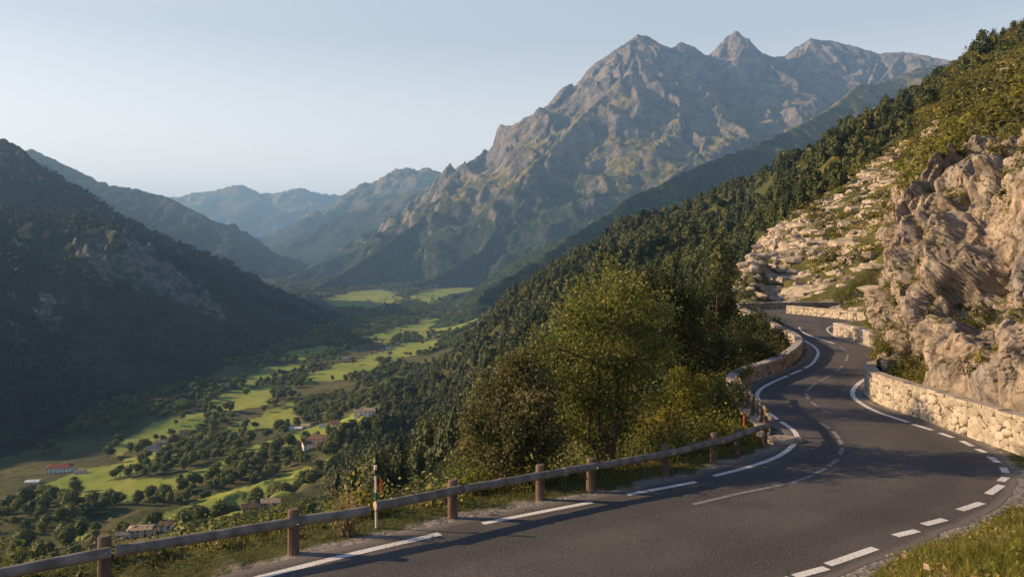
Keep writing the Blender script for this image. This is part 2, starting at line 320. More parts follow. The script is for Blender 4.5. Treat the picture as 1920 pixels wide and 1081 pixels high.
class Polar:
    """terrain sheet on a grid of view columns and log distance; heights are real metres"""
    def __init__(s, T, pxs, dmin, dmax, nd, smd=5, smu=6):
        s.px = np.asarray(pxs, float); s.ld = np.linspace(math.log(dmin), math.log(dmax), nd)
        c, Z = build_table(T, s.ld); Z = gsm(Z, smd, 1)
        # columns: Hermite in px
        A = np.empty((len(s.px), nd))
        i = np.clip(np.searchsorted(c, s.px, 'right') - 1, 0, len(c) - 2); t = np.clip((s.px - c[i]) / (c[i + 1] - c[i]), 0, 1)[:, None]
        mm = np.zeros_like(Z); dl = np.diff(Z, axis=0) / np.diff(c)[:, None]
        mm[1:-1] = np.where(dl[:-1] * dl[1:] > 0, 2 * dl[:-1] * dl[1:] / (dl[:-1] + dl[1:] + 1e-12), 0); mm[0] = dl[0]; mm[-1] = dl[-1]
        h = (c[i + 1] - c[i])[:, None]
        A = (2 * t ** 3 - 3 * t ** 2 + 1) * Z[i] + (t ** 3 - 2 * t ** 2 + t) * h * mm[i] + (-2 * t ** 3 + 3 * t ** 2) * Z[i + 1] + (t ** 3 - t ** 2) * h * mm[i + 1]
        s.Z = gsm(A, smu, 0)
        s.D = np.exp(s.ld)[None, :].repeat(len(s.px), 0); s.X = (s.px[:, None] - CX) / F * s.D; s.Y = s.D
        s.PX = s.px[:, None].repeat(nd, 1)
    def at(s, x, y, A=None):
        A = s.Z if A is None else A
        x = np.asarray(x, float); y = np.maximum(np.asarray(y, float), .5)
        u = np.clip(np.interp(CX + x / y * F, s.px, np.arange(len(s.px))), 0, len(s.px) - 1.001)
        v = np.clip((np.log(y) - s.ld[0]) / (s.ld[1] - s.ld[0]), 0, len(s.ld) - 1.001)
        i = u.astype(int); j = v.astype(int); a = u - i; b = v - j
        return A[i, j] * (1 - a) * (1 - b) + A[i + 1, j] * a * (1 - b) + A[i, j + 1] * (1 - a) * b + A[i + 1, j + 1] * a * b
    def horizon(s):
        s.PY = HY - s.Z / s.D * F; s.H = np.minimum.accumulate(s.PY, axis=1)
    def visible(s, x, y, z, slack=2):
        """does the point (x,y,z) clear the ground between it and the eye"""
        return (HY - z / y * F) <= s.at(x, y * .985, s.H) + slack
    def faces(s):
        n, m = s.Z.shape; i = np.arange(n - 1)[:, None] * m + np.arange(m - 1)[None, :]; i = i.ravel()
        return np.stack([i, i + m, i + m + 1, i + 1], 1)

pxs = np.concatenate([np.arange(-900, -100, 12), np.arange(-100, 1340, 3.4), np.arange(1340, 1960, 2.2), np.arange(1960, 2701, 14)])
LAND = Polar(TAB, pxs, 4, 7500, 1150, smd=4, smu=5)
L = LAND
# slab slope mask (bare rock steps on the hillside above the far bend), by place on the hill
SLAB = [(1372, 575), (1384, 508), (1420, 455), (1500, 398), (1600, 330), (1690, 278), (1760, 232), (1830, 180), (1920, 100), (2100, 20), (2200, 100), (1990, 330), (1745, 420), (1690, 640), (1600, 600), (1500, 588)]
pyv = HY - L.Z / L.D * F
slab = in_poly(L.PX, pyv, SLAB) & (L.D < 330) & (L.D > 50)
slab = slab * np.clip(.62 + .45 * sstep(1640, 1470, L.PX + .5 * (560 - pyv)) , 0, 1)
slab = gsm(gsm(slab.astype(float), 5, 0), 4, 1)
ins, dl, dr = road_dist(L.X, L.Y)
dro = np.where(ins, 0, np.minimum(dl, dr)); isleft = dl < dr
nz_amp = sstep(6, 60, dro)
# undulation
N = fbm2(L.X / 160, L.Y / 160, 5, .5, 3); rid = ridged2(L.X / 95 + .3 * N, L.Y / 95, 4, .5, 8)
steep = sstep(-135, -100, L.Z)
L.Z = L.Z + nz_amp * (N * (4 + 4 * steep) * sstep(60, 400, L.D) + (rid - .9) * 9 * steep * sstep(150, 400, L.D))
# rock steps of the slab slope: tilted beds, terraced
bx = (L.X * .62 + L.Z * 1.0) / 5.5 + .55 * fbm2(L.X / 22, L.Y / 22, 4, .5, 21); fr = bx - np.floor(bx)
bx2 = (L.X * .5 + L.Z * 1.1 + L.Y * .2) / 1.7 + .6 * fbm2(L.X / 8, L.Y / 8, 3, .5, 25); fr2 = bx2 - np.floor(bx2)
terr = (sstep(0, .75, fr) - fr) * 1.9 + (sstep(0, .7, fr2) - fr2) * .8 + .8 * fbm2(L.X / 9, L.Y / 9, 4, .55, 31)
L.Z = L.Z + slab * terr * sstep(2, 14, dro) * .9
# verge and road bed
w = np.where(isleft, sstep(1.1, 4.5, dro), sstep(.2, 1.9, dro))
bed = GZ - .005 - .03 * sstep(.7, 1.3, dro) + .05 * sstep(.5, 1.2, dro) * fbm2(L.X * 1.4, L.Y * 1.4, 3, .5, 5)
bed = np.where(ins & (np.minimum(dl, dr) > .1), GZ - .014, bed)
L.Z = bed * (1 - w) + L.Z * w
L.Z = L.Z + .12 * sstep(.6, 3, dro) * (1 - sstep(60, 120, L.D)) * fbm2(L.X * .9, L.Y * .9, 4, .55, 15)
L.horizon()
# fields of the valley floor
FIELDS = [
 [(222, 832), (290, 795), (372, 776), (374, 800), (300, 818), (232, 848)], [(400, 747), (450, 730), (512, 727), (500, 757), (440, 767), (398, 764)],
 [(450, 714), (500, 692), (562, 683), (566, 690), (500, 712), (455, 722)], [(560, 708), (640, 683), (707, 679), (700, 697), (610, 713)],
 [(676, 672), (745, 650), (822, 636), (814, 656), (740, 672), (686, 682)], [(756, 622), (800, 601), (902, 591), (876, 614), (795, 630)],
 [(340, 888), (430, 855), (570, 808), (700, 790), (645, 816), (450, 852), (390, 892)], [(66, 918), (150, 883), (262, 868), (242, 888), (100, 924)],
 [(275, 972), (390, 930), (450, 918), (550, 888), (648, 850), (612, 888), (470, 948), (330, 982)], [(82, 1002), (165, 983), (152, 1010)],
 [(722, 864), (780, 840), (850, 826), (832, 850), (735, 876)], [(610, 562), (668, 548), (722, 547), (752, 562), (700, 580), (640, 574)],
 [(760, 556), (860, 538), (900, 545), (800, 566)], [(180, 905), (300, 900), (360, 905), (250, 935), (150, 935)], [(500, 770), (560, 755), (540, 775), (490, 785)],
 [(410, 806), (470, 786), (545, 778), (560, 788), (470, 808), (420, 818)], [(655, 742), (740, 708), (775, 712), (700, 738)], [(520, 668), (600, 650), (640, 652), (560, 676)], [(690, 632), (760, 610), (790, 614), (720, 640)],
 [(640, 778), (720, 755), (700, 775), (640, 790)], [(150, 680), (200, 682), (245, 706), (200, 712)], [(235, 860), (320, 838), (300, 852), (240, 868)]]
pyv = HY - L.Z / L.D * F
wx = L.PX + 9 * fbm2(L.X / 40, L.Y / 40, 3, .5, 77); wy = pyv + 4 * fbm2(L.X / 40, L.Y / 40, 3, .5, 78)
field = np.zeros(L.Z.shape)
FIELDS = [[(sum(q[0] for q in P_) / len(P_) + (a - sum(q[0] for q in P_) / len(P_)) * 1.12, sum(q[1] for q in P_) / len(P_) + (b - sum(q[1] for q in P_) / len(P_)) * 1.22) for a, b in P_] for P_ in FIELDS]
for P in FIELDS: field = np.maximum(field, in_poly(wx, wy, P) * 1.0)
field *= (L.D > 260)
wood = sstep(1500, 2400, L.D) * (1 - field) * sstep(-.35, .1, fbm2(L.X / 130, L.Y / 200, 4, .5, 88))
gravel = (1 - sstep(.15, .45, dro + .35 * fbm2(L.X * 1.1, L.Y * 1.1, 3, .5, 9))) * (L.D < 130)

# ------------------------------------------------------------------ land material
def mat_land():
    m = NT('hillside_ground'); p = m.pos(); nz = m.nz()
    big = m.noise(p, 1 / 60, 5); mid = m.noise(p, 1 / 7, 5); fine = m.noise(p, 1.6, 5, .65)
    grass = m.mix(m.ss(big, .38, .62), (.056, .060, .018), (.105, .090, .030))
    grass = m.mix(m.ss(mid, .40, .66), grass, (.034, .044, .014))
    grass = m.mix(m.ss(fine, .55, .75), grass, (.15, .125, .045))
    mead = m.mix(m.ss(big, .36, .64), (.150, .198, .031), (.225, .24, .045))
    mead = m.mix(m.math('MULTIPLY', m.ss(mid, .5, .7), .5), mead, (.10, .125, .025))
    col = m.mix(m.attr('field'), grass, mead)
    col = m.mix(m.math('MULTIPLY', m.ss(m.attr('slab'), .05, .4), m.ss(mid, .3, .6, .7, .2)), col, (.125, .105, .035))
    col = m.mix(m.attr('wood'), col, m.mix(mid, (.020, .030, .012), (.045, .055, .020)))
    # bare rock in tilted beds
    bed = m.noise(m.pos((.35, .35, .9), rot=(0, R(32), 0)), .42, 6, .62)
    rockc = m.mix(m.ss(m.noise(p, .5, 6, .7), .3, .7), (.23, .19, .15), (.43, .36, .275))
    rockc = m.mix(m.ss(m.noise(p, 2.2, 4, .6), .60, .72), rockc, (.10, .09, .075))
    rf = m.ss(m.math('ADD', m.math('MULTIPLY', m.attr('slab'), .52), m.math('ADD', m.math('MULTIPLY', m.math('SUBTRACT', bed, .5), 1.6), m.math('MULTIPLY', m.math('SUBTRACT', m.noise(p, 1 / 12, 4), .5), .8))), .46, .54)
    rf2 = m.math('MAXIMUM', rf, m.math('MULTIPLY', m.ss(m.attr('slab'), .75, .95), m.ss(nz, .62, .45)))
    col = m.mix(rf2, col, rockc)
    gv = m.mix(m.ss(m.noise(p, 9, 4, .7), .35, .7), (.13, .115, .10), (.30, .27, .24))
    col = m.mix(m.attr('gravel'), col, gv)
    h = m.math('ADD', m.math('MULTIPLY', mid, .9), m.math('MULTIPLY', fine, .25))
    return m.bsdf(col, .95, m.bump(h, .8, .8), .1)
M_LAND = mat_land()
land = link('hillside', mesh('hillside', np.stack([L.X, L.Y, L.Z], 2), L.faces(), M_LAND, True, {'field': field, 'slab': slab, 'gravel': gravel, 'wood': wood}), kind='structure')

# ------------------------------------------------------------------ left hill across the valley
HT = {
 -2600: near((30, -170), (120, -170), (150, -146), (320, 26), (560, 200), (1100, 330), (4000, 380)),
 -1200: near((30, -170), (200, -170), (249, -147), (500, -8), (900, 225), (1500, 330), (4000, 380)),
 -600: near((30, -170), (280, -170), (345, -147), (700, -3), (1000, 120), (1400, 245), (2000, 330), (4000, 300)),
 -200: near((30, -170), (390, -170), (463, -147), (700, -71), (1000, 24), (1400, 140), (1550, 150), (1900, 275), (2500, 320), (4000, 240)),
 0: near((30, -170), (480, -172), (560, -147), (700, -109), (900, -57), (1100, -6), (1300, 46)) + [(1480, 381), (1650, 408), (2100, 277), (2600, 262), (3300, 400), (4000, 480)],
 100: near((30, -170), (540, -172), (625, -147), (900, -84), (1200, -2)) + [(1430, 394), (1600, 418), (2060, 326), (2500, 340), (3300, 470), (4000, 510)],
 200: near((30, -170), (610, -172), (708, -147), (950, -98), (1200, -30)) + [(1380, 414), (1520, 438), (2010, 386), (2300, 405), (3300, 520), (4000, 525)],
 300: near((30, -170), (700, -172), (815, -147), (1100, -90)) + [(1380, 468), (1500, 478), (1950, 439), (2250, 470), (3000, 545), (4000, 535)],
 400: near((30, -170), (830, -172), (960, -147), (1200, -110), (1500, -50)) + [(1900, 481), (2200, 515), (2700, 565), (4000, 545)],
 500: near((30, -170), (1020, -172), (1168, -148), (1500, -108)) + [(1880, 531), (2150, 560), (2600, 575), (4000, 545)],
 600: near((30, -170), (1320, -172), (1490, -150), (1700, -130)) + [(1850, 574), (2100, 595), (2600, 580), (4000, 545)],
 680: near((30, -175), (1650, -175), (1800, -165), (2100, -165)) + [(2600, 585), (4000, 550)],
}
HILL = Polar(HT, np.concatenate([np.arange(-2600, -60, 16), np.arange(-60, 690, 3)]), 110, 4000, 420, smd=4, smu=5)
Hh = HILL
up = sstep(-140, -40, Hh.Z)
wn = fbm2(Hh.X / 300, Hh.Y / 300, 3, .5, 41)
crag = ridged2(Hh.X / 170 + .4 * wn, Hh.Y / 170 + .3 * wn, 5, .55, 43)
hpy = HY - Hh.Z / Hh.D * F
cragm = np.zeros(Hh.Z.shape)
for P_ in ([(95, 455), (190, 425), (290, 462), (385, 535), (440, 600), (340, 575), (215, 515), (120, 490)], [(55, 545), (95, 525), (125, 580), (112, 640), (70, 600)], [(10, 600), (45, 585), (50, 640), (20, 660)]): cragm = np.maximum(cragm, in_poly(Hh.PX + 16 * fbm2(Hh.X / 60, Hh.Y / 60, 3, .5, 91), hpy + 9 * fbm2(Hh.X / 60, Hh.Y / 60, 3, .5, 92), P_) * 1.0)
cragm = gsm(gsm(cragm, 2, 0), 1.5, 1)
Hh.Z = Hh.Z + cragm * (ridged2(Hh.X / 60, Hh.Y / 60, 4, .55, 95) - .8) * 9 + up * ((crag - 1.0) * 18 + 9 * fbm2(Hh.X / 45, Hh.Y / 45, 4, .55, 47))
def mat_hill():
    m = NT('wooded_hill_ground'); p = m.pos(); nz = m.nz()
    n1 = m.noise(p, 1 / 150, 5); n2 = m.noise(p, 1 / 26, 5, .6); tr = m.voro(p, 1 / 9.0)
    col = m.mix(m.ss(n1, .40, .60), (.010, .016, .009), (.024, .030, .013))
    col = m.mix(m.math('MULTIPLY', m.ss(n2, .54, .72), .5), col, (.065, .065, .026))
    rock = m.mix(m.ss(m.noise(p, 1 / 12, 5, .65), .35, .65), (.10, .09, .08), (.30, .27, .235))
    rf = m.math('MULTIPLY', m.math('MULTIPLY', m.ss(nz, .82, .68), m.ss(n2, .46, .58)), m.math('MULTIPLY', m.ss(m.noise(p, 1 / 190, 3), .50, .60), .7))
    col = m.mix(rf, col, rock)
    h = m.math('ADD', m.math('MULTIPLY', m.math('SUBTRACT', 1, tr), 4), m.math('MULTIPLY', n2, 8))
    col = m.mix(m.ss(m.math('ADD', m.attr('crag'), m.math('MULTIPLY', m.math('SUBTRACT', n2, .5), 2.2)), .74, 1.1, 0, .42), col, rock)
    return m.bsdf(col, .95, m.bump(h, 1, .6), .05)
M_HILL = mat_hill()
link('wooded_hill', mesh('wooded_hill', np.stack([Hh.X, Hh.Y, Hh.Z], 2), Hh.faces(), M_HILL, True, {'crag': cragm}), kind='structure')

# ------------------------------------------------------------------ mountains from ridge lines
def seg_field(X, Y, lines, floor):
    """height of the nearest ridge slope, its distance and place along the ridge, and the lead over the runner-up ridge"""
    H = np.full(X.shape, -1e9); D = np.full(X.shape, 1e9); S = np.zeros(X.shape); H2 = H.copy()
    for li, (P, s) in enumerate(lines):
        h_ = np.full(X.shape, -1e9); d_ = np.full(X.shape, 1e9); s_ = np.zeros(X.shape); acc = li * 977.
        for i in range(len(P) - 1):
            a = P[i]; b = P[i + 1]; ab = (b - a)[:2]; Lq = ab @ ab + 1e-9
            t = np.clip(((X - a[0]) * ab[0] + (Y - a[1]) * ab[1]) / Lq, 0, 1)
            d = np.hypot(X - a[0] - t * ab[0], Y - a[1] - t * ab[1]); z = a[2] + t * (b[2] - a[2]); A = np.maximum(z - floor, 30)
            q = s * d; h = z - q * (1 - .22 * np.clip(q / A, 0, 1)); n = h > h_; le = math.sqrt(Lq)
            d_ = np.where(n, d, d_); s_ = np.where(n, acc + t * le, s_); h_ = np.where(n, h, h_); acc += le
        n = h_ > H; H2 = np.where(n, H, np.maximum(H2, h_)); D = np.where(n, d_, D); S = np.where(n, s_, S); H = np.where(n, h_, H)
    return H, D, S, H - H2
def subdiv(P, step, jit, rg):
    out = [P[0]]
    for a, b in zip(P[:-1], P[1:]):
        n = max(1, int(np.linalg.norm((b - a)[:2]) / step))
        for k in range(1, n + 1):
            q = a + (b - a) * k / n
            if k < n: q = q + np.array([rg.normal() * jit, rg.normal() * jit, 0])
            out.append(q)
    return np.array(out)
def mountain(name, ridges, spurs, res, slope, mat, seed, floor=-260, base=-230, amp=70, wl=420, spur_step=420, spur_len=(500, 1100), spur_drop=.75, margin=1600, crest=6, jit=14, yfront=None, gully=.85):
    rg = np.random.default_rng(seed); lines = []
    for rdg in ridges:
        P = subdiv(np.array([W(*q) for q in rdg]), 130, jit, rg); lines.append((P, slope))
        if spur_step:
            acc = 0; side = 1
            for i in range(1, len(P) - 1):
                acc += np.linalg.norm((P[i] - P[i - 1])[:2])
                if acc < spur_step: continue
                acc = rg.uniform(-.3, .2) * spur_step; side = -side
                t = (P[i + 1] - P[i - 1])[:2]; t /= np.linalg.norm(t) + 1e-9; nrm = np.array([-t[1], t[0]]) * side
                L_ = rg.uniform(*spur_len); q = P[i].copy(); q[2] -= 12; S = [q]; dirv = nrm + rg.normal() * .3 * t
                for k in range(4):
                    dirv = dirv + rg.normal() * .22 * t; dv = dirv / np.linalg.norm(dirv)
                    q = q + np.array([dv[0] * L_ / 4, dv[1] * L_ / 4, -L_ / 4 * slope * spur_drop * rg.uniform(.7, 1.1)]); S.append(q)
                lines.append((np.array(S), slope * 1.1))
    for sp in spurs: lines.append((subdiv(np.array([W(*q) for q in sp]), 130, jit, rg), slope * 1.05))
    allp = np.vstack([l[0] for l in lines]); x0, y0 = allp[:, :2].min(0) - margin; x1, y1 = allp[:, :2].max(0) + margin
    if yfront: y0 = max(y0, yfront)
    xs = np.arange(x0, x1, res); ys = np.arange(y0, y1, res); X, Y = np.meshgrid(xs, ys, indexing='ij')
    wx = fbm2(X / 500, Y / 500, 4, .5, seed) * 90; wy = fbm2(X / 500, Y / 500, 4, .5, seed + 5) * 90
    H, DD, S, lead = seg_field(X, Y, lines, floor)
    k = sstep(0, 260, DD); H2, D2, S2, ld2 = seg_field(X + wx * k, Y + wy * k, lines, floor); H = H * (1 - k) + H2 * k; lead = ld2
    g = ridged2((X + wx * .8) / wl, (Y + wy * .8) / wl, 5, .42, seed + 9) - .9; f = fbm2(X / 60, Y / 60, 4, .55, seed + 13)
    sw = S2 + .35 * wx
    gul = (1 - np.abs(gn2(sw / (wl * .33), D2 / (wl * 2.6), seed + 21)) * 1.9) + .55 * (1 - np.abs(gn2(sw / (wl * .14), D2 / (wl * 1.2), seed + 22)) * 1.9) + .28 * (1 - np.abs(gn2(sw / (wl * .06), D2 / (wl * .5), seed + 23)) * 1.9)
    rel = np.clip((H - floor) / 500, .15, 1)
    H = H + (g * amp * .75 * sstep(0, 300, DD) + (gul - .9) * amp * gully * sstep(8, 150, D2) * sstep(0, 90, lead) + f * amp * .10 * sstep(0, 60, DD)) * rel + crest * fbm2(X / 45, Y / 45, 4, .6, seed + 2)
    H = np.maximum(H, base)
    n, mm = X.shape; i = (np.arange(n - 1)[:, None] * mm + np.arange(mm - 1)[None, :]).ravel(); Fq = np.stack([i, i + mm, i + mm + 1, i + 1], 1)
    zf = H.ravel(); keep = (zf[Fq] > base + .5).any(1)
    Fq = Fq[keep]; used = np.unique(Fq); remap = np.zeros(n * mm, int); remap[used] = np.arange(len(used))
    V = np.stack([X, Y, H], 2).reshape(-1, 3)[used]
    return link(name, mesh(name, V, remap[Fq], mat, True), kind='structure')
def mat_mountain(name, tree_z, grass_z, rock=((.045, .046, .05), (.24, .205, .18)), scale=1., green=1.):
    m = NT(name); p = m.pos(); nz = m.nz(); z = m.sep(p)[2]
    n0 = m.noise(p, 1 / (420 * scale), 6, .55); n1 = m.noise(p, 1 / (90 * scale), 6, .6); n2 = m.noise(p, 1 / (22 * scale), 5, .65)
    rc = m.mix(m.ss(n1, .33, .67), *rock)
    rc = m.mix(m.ss(m.noise(m.pos((1, 1, .28)), 1 / (30 * scale), 5, .7, .6), .52, .68), rc, (.28, .24, .205))
    rc = m.mix(m.ss(n2, .56, .70), rc, (.05, .048, .048))
    gc = m.mix(m.ss(n1, .4, .6), (.10, .105, .034), (.24, .185, .062))
    fc = m.mix(m.ss(n2, .42, .62), (.020, .034, .014), (.052, .070, .026))
    zz = m.math('ADD', z, m.math('MULTIPLY', m.math('SUBTRACT', n0, .5), 620 * scale))
    zz2 = m.math('ADD', zz, m.math('MULTIPLY', m.math('SUBTRACT', n1, .5), 420 * scale))
    fg = m.math('MULTIPLY', m.ss(m.math('ADD', nz, m.math('MULTIPLY', m.math('SUBTRACT', n2, .5), .5)), .56, .72), m.ss(zz, grass_z[1], grass_z[0]))
    ff = m.math('MULTIPLY', m.ss(zz2, tree_z[1], tree_z[0]), m.ss(m.math('ADD', nz, m.math('MULTIPLY', n2, .3)), .58, .72))
    col = m.mix(fg, rc, gc); col = m.mix(ff, col, fc)
    h = m.math('ADD', m.math('MULTIPLY', n2, 16 * scale), m.math('MULTIPLY', m.noise(p, 1 / (7 * scale), 4, .6), 5 * scale))
    return m.bsdf(col, .95, m.bump(h, 1.6, 1), .05)
MM = mat_mountain('mountain_rock', (120, 480), (700, 1150))
MR = mat_mountain('foothill_ground', (330, 700), (700, 1100))
MF = mat_mountain('far_range_rock', (200, 900), (900, 1600), scale=1.6)

mountain('mountain', [
  [(560, 552, 3000), (600, 535, 3150), (650, 507, 3400), (700, 476, 3650), (745, 441, 3900), (800, 399, 4200), (845, 368, 4450), (870, 343, 4600), (900, 318, 4750), (950, 275, 4900), (985, 240, 5000), (1030, 190, 5100), (1060, 160, 5150), (1090, 150, 5180), (1115, 118, 5200), (1165, 86, 5220), (1195, 65, 5250), (1216, 68, 5260), (1245, 86, 5300), (1262, 90, 5330), (1277, 78, 5380), (1300, 87, 5420), (1322, 104, 5480), (1342, 99, 5540), (1362, 70, 5600), (1379, 57, 5620), (1400, 73, 5630), (1425, 96, 5650), (1446, 106, 5660), (1470, 105, 5680), (1495, 86, 5700), (1521, 72, 5700), (1560, 77, 5700), (1600, 86, 5650), (1650, 100, 5600), (1692, 97, 5500), (1720, 101, 5400), (1790, 115, 5200), (1900, 150, 5000), (2050, 190, 4800)]],
 [[(1195, 65, 5250), (1182, 130, 4850), (1095, 212, 4500), (1030, 280, 4200), (990, 318, 4050), (960, 400, 3800), (905, 468, 3500), (815, 520, 3250), (700, 556, 3000)],
  [(1185, 150, 4890), (1215, 215, 4650), (1225, 270, 4420), (1240, 330, 4200)],
  [(985, 240, 5000), (955, 310, 4700), (915, 340, 4500), (880, 380, 4250), (840, 440, 3900), (760, 500, 3600)],
  [(1277, 78, 5380), (1272, 170, 5000), (1330, 235, 4700), (1400, 280, 4400)], [(1379, 57, 5620), (1392, 150, 5250), (1432, 230, 4850)],
  [(1521, 72, 5700), (1500, 150, 5300), (1478, 225, 4900)], [(1600, 86, 5650), (1572, 150, 5300), (1560, 210, 5000)], [(1692, 97, 5500), (1650, 150, 5200), (1600, 200, 4900)]],
 7.2, .95, MM, 11, gully=.95, amp=84, wl=380, spur_step=360, spur_len=(350, 900), crest=6, jit=13, margin=1300)
mountain('foothill', [[(2000, 60, 4300), (1860, 100, 4200), (1720, 128, 3900), (1642, 158, 3650), (1612, 158, 3550), (1560, 203, 3250), (1500, 235, 3000), (1440, 262, 2800), (1400, 277, 2700), (1330, 303, 2500), (1250, 338, 2300), (1150, 392, 2100), (1060, 450, 1900), (1000, 490, 1800), (950, 520, 1720), (900, 552, 1640)]],
 [], 6, .72, MR, 23, amp=34, wl=260, spur_step=260, spur_len=(200, 500), crest=5, jit=12, margin=900, yfront=760)
mountain('far_range', [[(-120, 262, 5600), (20, 282, 5300), (60, 279, 5250), (100, 300, 5200), (128, 322, 5150), (150, 335, 5100), (200, 345, 5050), (270, 358, 5000), (332, 380, 4900), (380, 402, 4800), (430, 434, 4700), (480, 466, 4650), (520, 489, 4600), (560, 505, 4500)]],
 [], 16, .62, MF, 31, amp=60, wl=500, spur_step=420, spur_len=(400, 900), margin=1200, jit=14, crest=12)
mountain('far_range', [[(250, 395, 12500), (330, 371, 12500), (362, 362, 12500), (410, 356, 12500), (450, 346, 12500), (490, 363, 12500), (520, 361, 12500), (562, 352, 12500), (600, 363, 12600), (650, 366, 12700), (720, 345, 12900), (800, 330, 13000)]],
 [], 32, .5, MF, 37, amp=90, wl=1300, spur_step=1100, spur_len=(900, 2000), margin=2600, jit=26, crest=26)
mountain('far_range', [[(560, 430, 8000), (620, 391, 8300), (650, 370, 8500), (690, 350, 8700), (720, 332, 8900), (748, 322, 8950), (762, 314, 9000), (780, 322, 9000), (800, 314, 9000), (818, 320, 9000), (832, 328, 9000), (856, 318, 9000), (880, 307, 9000), (960, 280, 9100)]],
 [], 22, .6, MF, 41, amp=95, wl=700, spur_step=550, spur_len=(600, 1400), margin=1900, jit=20, crest=18)
mountain('far_range', [[(480, 500, 6000), (525, 470, 6300), (600, 423, 6600), (660, 396, 6800), (700, 382, 6900), (770, 358, 7000), (830, 345, 7000), (900, 330, 7000), (980, 300, 7200)]],
 [], 18, .55, MF, 43, amp=60, wl=700, spur_step=500, spur_len=(400, 1000), margin=1400, jit=14, crest=7)
mountain('far_range', [[(545, 520, 3900), (600, 492, 4100), (650, 474, 4250), (700, 455, 4400), (760, 430, 4600), (830, 395, 4800)]],
 [], 12, .5, MR, 47, amp=30, wl=350, spur_step=300, spur_len=(200, 500), margin=700, jit=10, crest=5)
# valley floor carried on to the horizon
gx = np.linspace(-14000, 14000, 60); gy = np.linspace(5000, 24000, 60); X, Y = np.meshgrid(gx, gy, indexing='ij')
link('valley_ground', mesh('valley_ground', np.stack([X, Y, np.full(X.shape, -118.) + (Y - 5000) * .004], 2), (lambda i: np.stack([i, i + 60, i + 61, i + 1], 1))((np.arange(59)[:, None] * 60 + np.arange(59)[None, :]).ravel()), M_LAND, True), kind='structure')
# ------------------------------------------------------------------ road sheet with its markings
def mat_asphalt():
    m = NT('asphalt'); p = m.pos(); u = m.attr('across')
    g = m.noise(p, 20, 5, .85); a = m.noise(p, 14, 4, .6); b = m.noise(p, .35, 5, .6); v = m.voro(p, 70)
    col = m.mix(m.ss(b, .35, .65), (.050, .0445, .042), (.074, .065, .060))
    # tyre tracks polished darker along each lane, paler crown and edges
    tr = m.math('ABSOLUTE', m.math('SUBTRACT', m.math('MULTIPLY', m.math('ABSOLUTE', m.math('SUBTRACT', u, .5)), 2), .52))
    col = m.mix(m.math('MULTIPLY', m.ss(tr, .26, .06), .65), col, (.034, .032, .033))
    col = m.mix(m.math('MULTIPLY', m.ss(g, .50, .64), .62), col, (.26, .225, .19))
    col = m.mix(m.math('MULTIPLY', m.ss(m.math('ABSOLUTE', m.math('SUBTRACT', m.noise(p, .55, 4, .55, .4), .5)), .009, .002), .30), col, (.025, .024, .024))
    col = m.mix(m.math('MULTIPLY', m.ss(m.noise(p, .8, 3, .5), .62, .66), .4), col, (.045, .042, .042))
    col = m.mix(m.ss(v, .22, .08), col, (.022, .021, .022))
    ed = m.math('MULTIPLY', m.ss(m.math('ADD', m.math('ABSOLUTE', m.math('SUBTRACT', u, .5)), m.math('MULTIPLY', m.math('SUBTRACT', a, .5), .06)), .455, .485), .8)
    col = m.mix(ed, col, (.145, .125, .11))
    return m.bsdf(col, .82, m.bump(m.math('ADD', g, m.math('MULTIPLY', a, .6)), .012, .6), .3)
def mat_paint():
    m = NT('road_paint'); p = m.pos()
    wear = m.math('MULTIPLY', m.ss(m.math('ADD', m.noise(p, 22, 5, .7), m.math('MULTIPLY', m.noise(p, 1.1, 3), .25)), .60, .80), .85)
    return m.bsdf(m.mix(wear, m.mix(m.noise(p, 2, 3), (.56, .54, .49), (.70, .68, .63)), (.12, .11, .11)), .6, None, .3)
M_ROAD = mat_asphalt(); M_PAINT = mat_paint()
nL = len(ROADL); nu = 13; us = np.linspace(0, 1, nu)
RV = np.array([[(*(ROADL[i] * (1 - u) + ROADR[i] * u), GZ) for u in us] for i in range(nL)])
edgejit = rng.normal(0, .035, (nL, 2)); 
for i in range(nL):
    n = ROADL[i] - ROADR[i]; n /= np.linalg.norm(n); RV[i, 0, :2] += n * edgejit[i, 0]; RV[i, -1, :2] -= n * edgejit[i, 1]
i = (np.arange(nL - 1)[:, None] * nu + np.arange(nu - 1)[None, :]).ravel()
road = link('road', mesh('road', RV, np.stack([i, i + 1, i + nu + 1, i + nu], 1), M_ROAD, True, {'across': np.tile(us, nL)}), kind='structure')
def strip(mb, pts, w, z=GZ + .006, n=6):
    P = catmull(np.array(pts, float), n) if len(pts) > 2 else np.array(pts, float)
    T = np.gradient(P, axis=0); T /= np.linalg.norm(T, axis=1)[:, None]; Nn = np.stack([-T[:, 1], T[:, 0]], 1) * w / 2
    V = np.empty((len(P) * 2, 3)); V[0::2, :2] = P + Nn; V[1::2, :2] = P - Nn; V[:, 2] = z
    k = np.arange(len(P) - 1) * 2; mb.add(V, np.stack([k, k + 1, k + 3, k + 2], 1))
def gp(l): return [G(*q) for q in l]
e = MB()
strip(e, [(-14, 7.3), G(490, 1081), G(825, 1000)], .2)
for s in ([(905, 981), (1010, 960), (1110, 941)], [(1176, 927), (1305, 903)], [(1338, 892), (1400, 876), (1450, 859), (1480, 841), (1494, 822), (1486, 805), (1457, 786)],
          [(1462, 790), (1435, 768), (1422, 750), (1420, 738), (1428, 728), (1447, 717), (1477, 704)], [(1481, 702), (1503, 693)], [(1508, 690), (1521, 683), (1530, 672), (1534, 660), (1526, 649), (1508, 638)]): strip(e, gp(s), .17)
e.build('edge_line', M_PAINT, road)
e = MB()
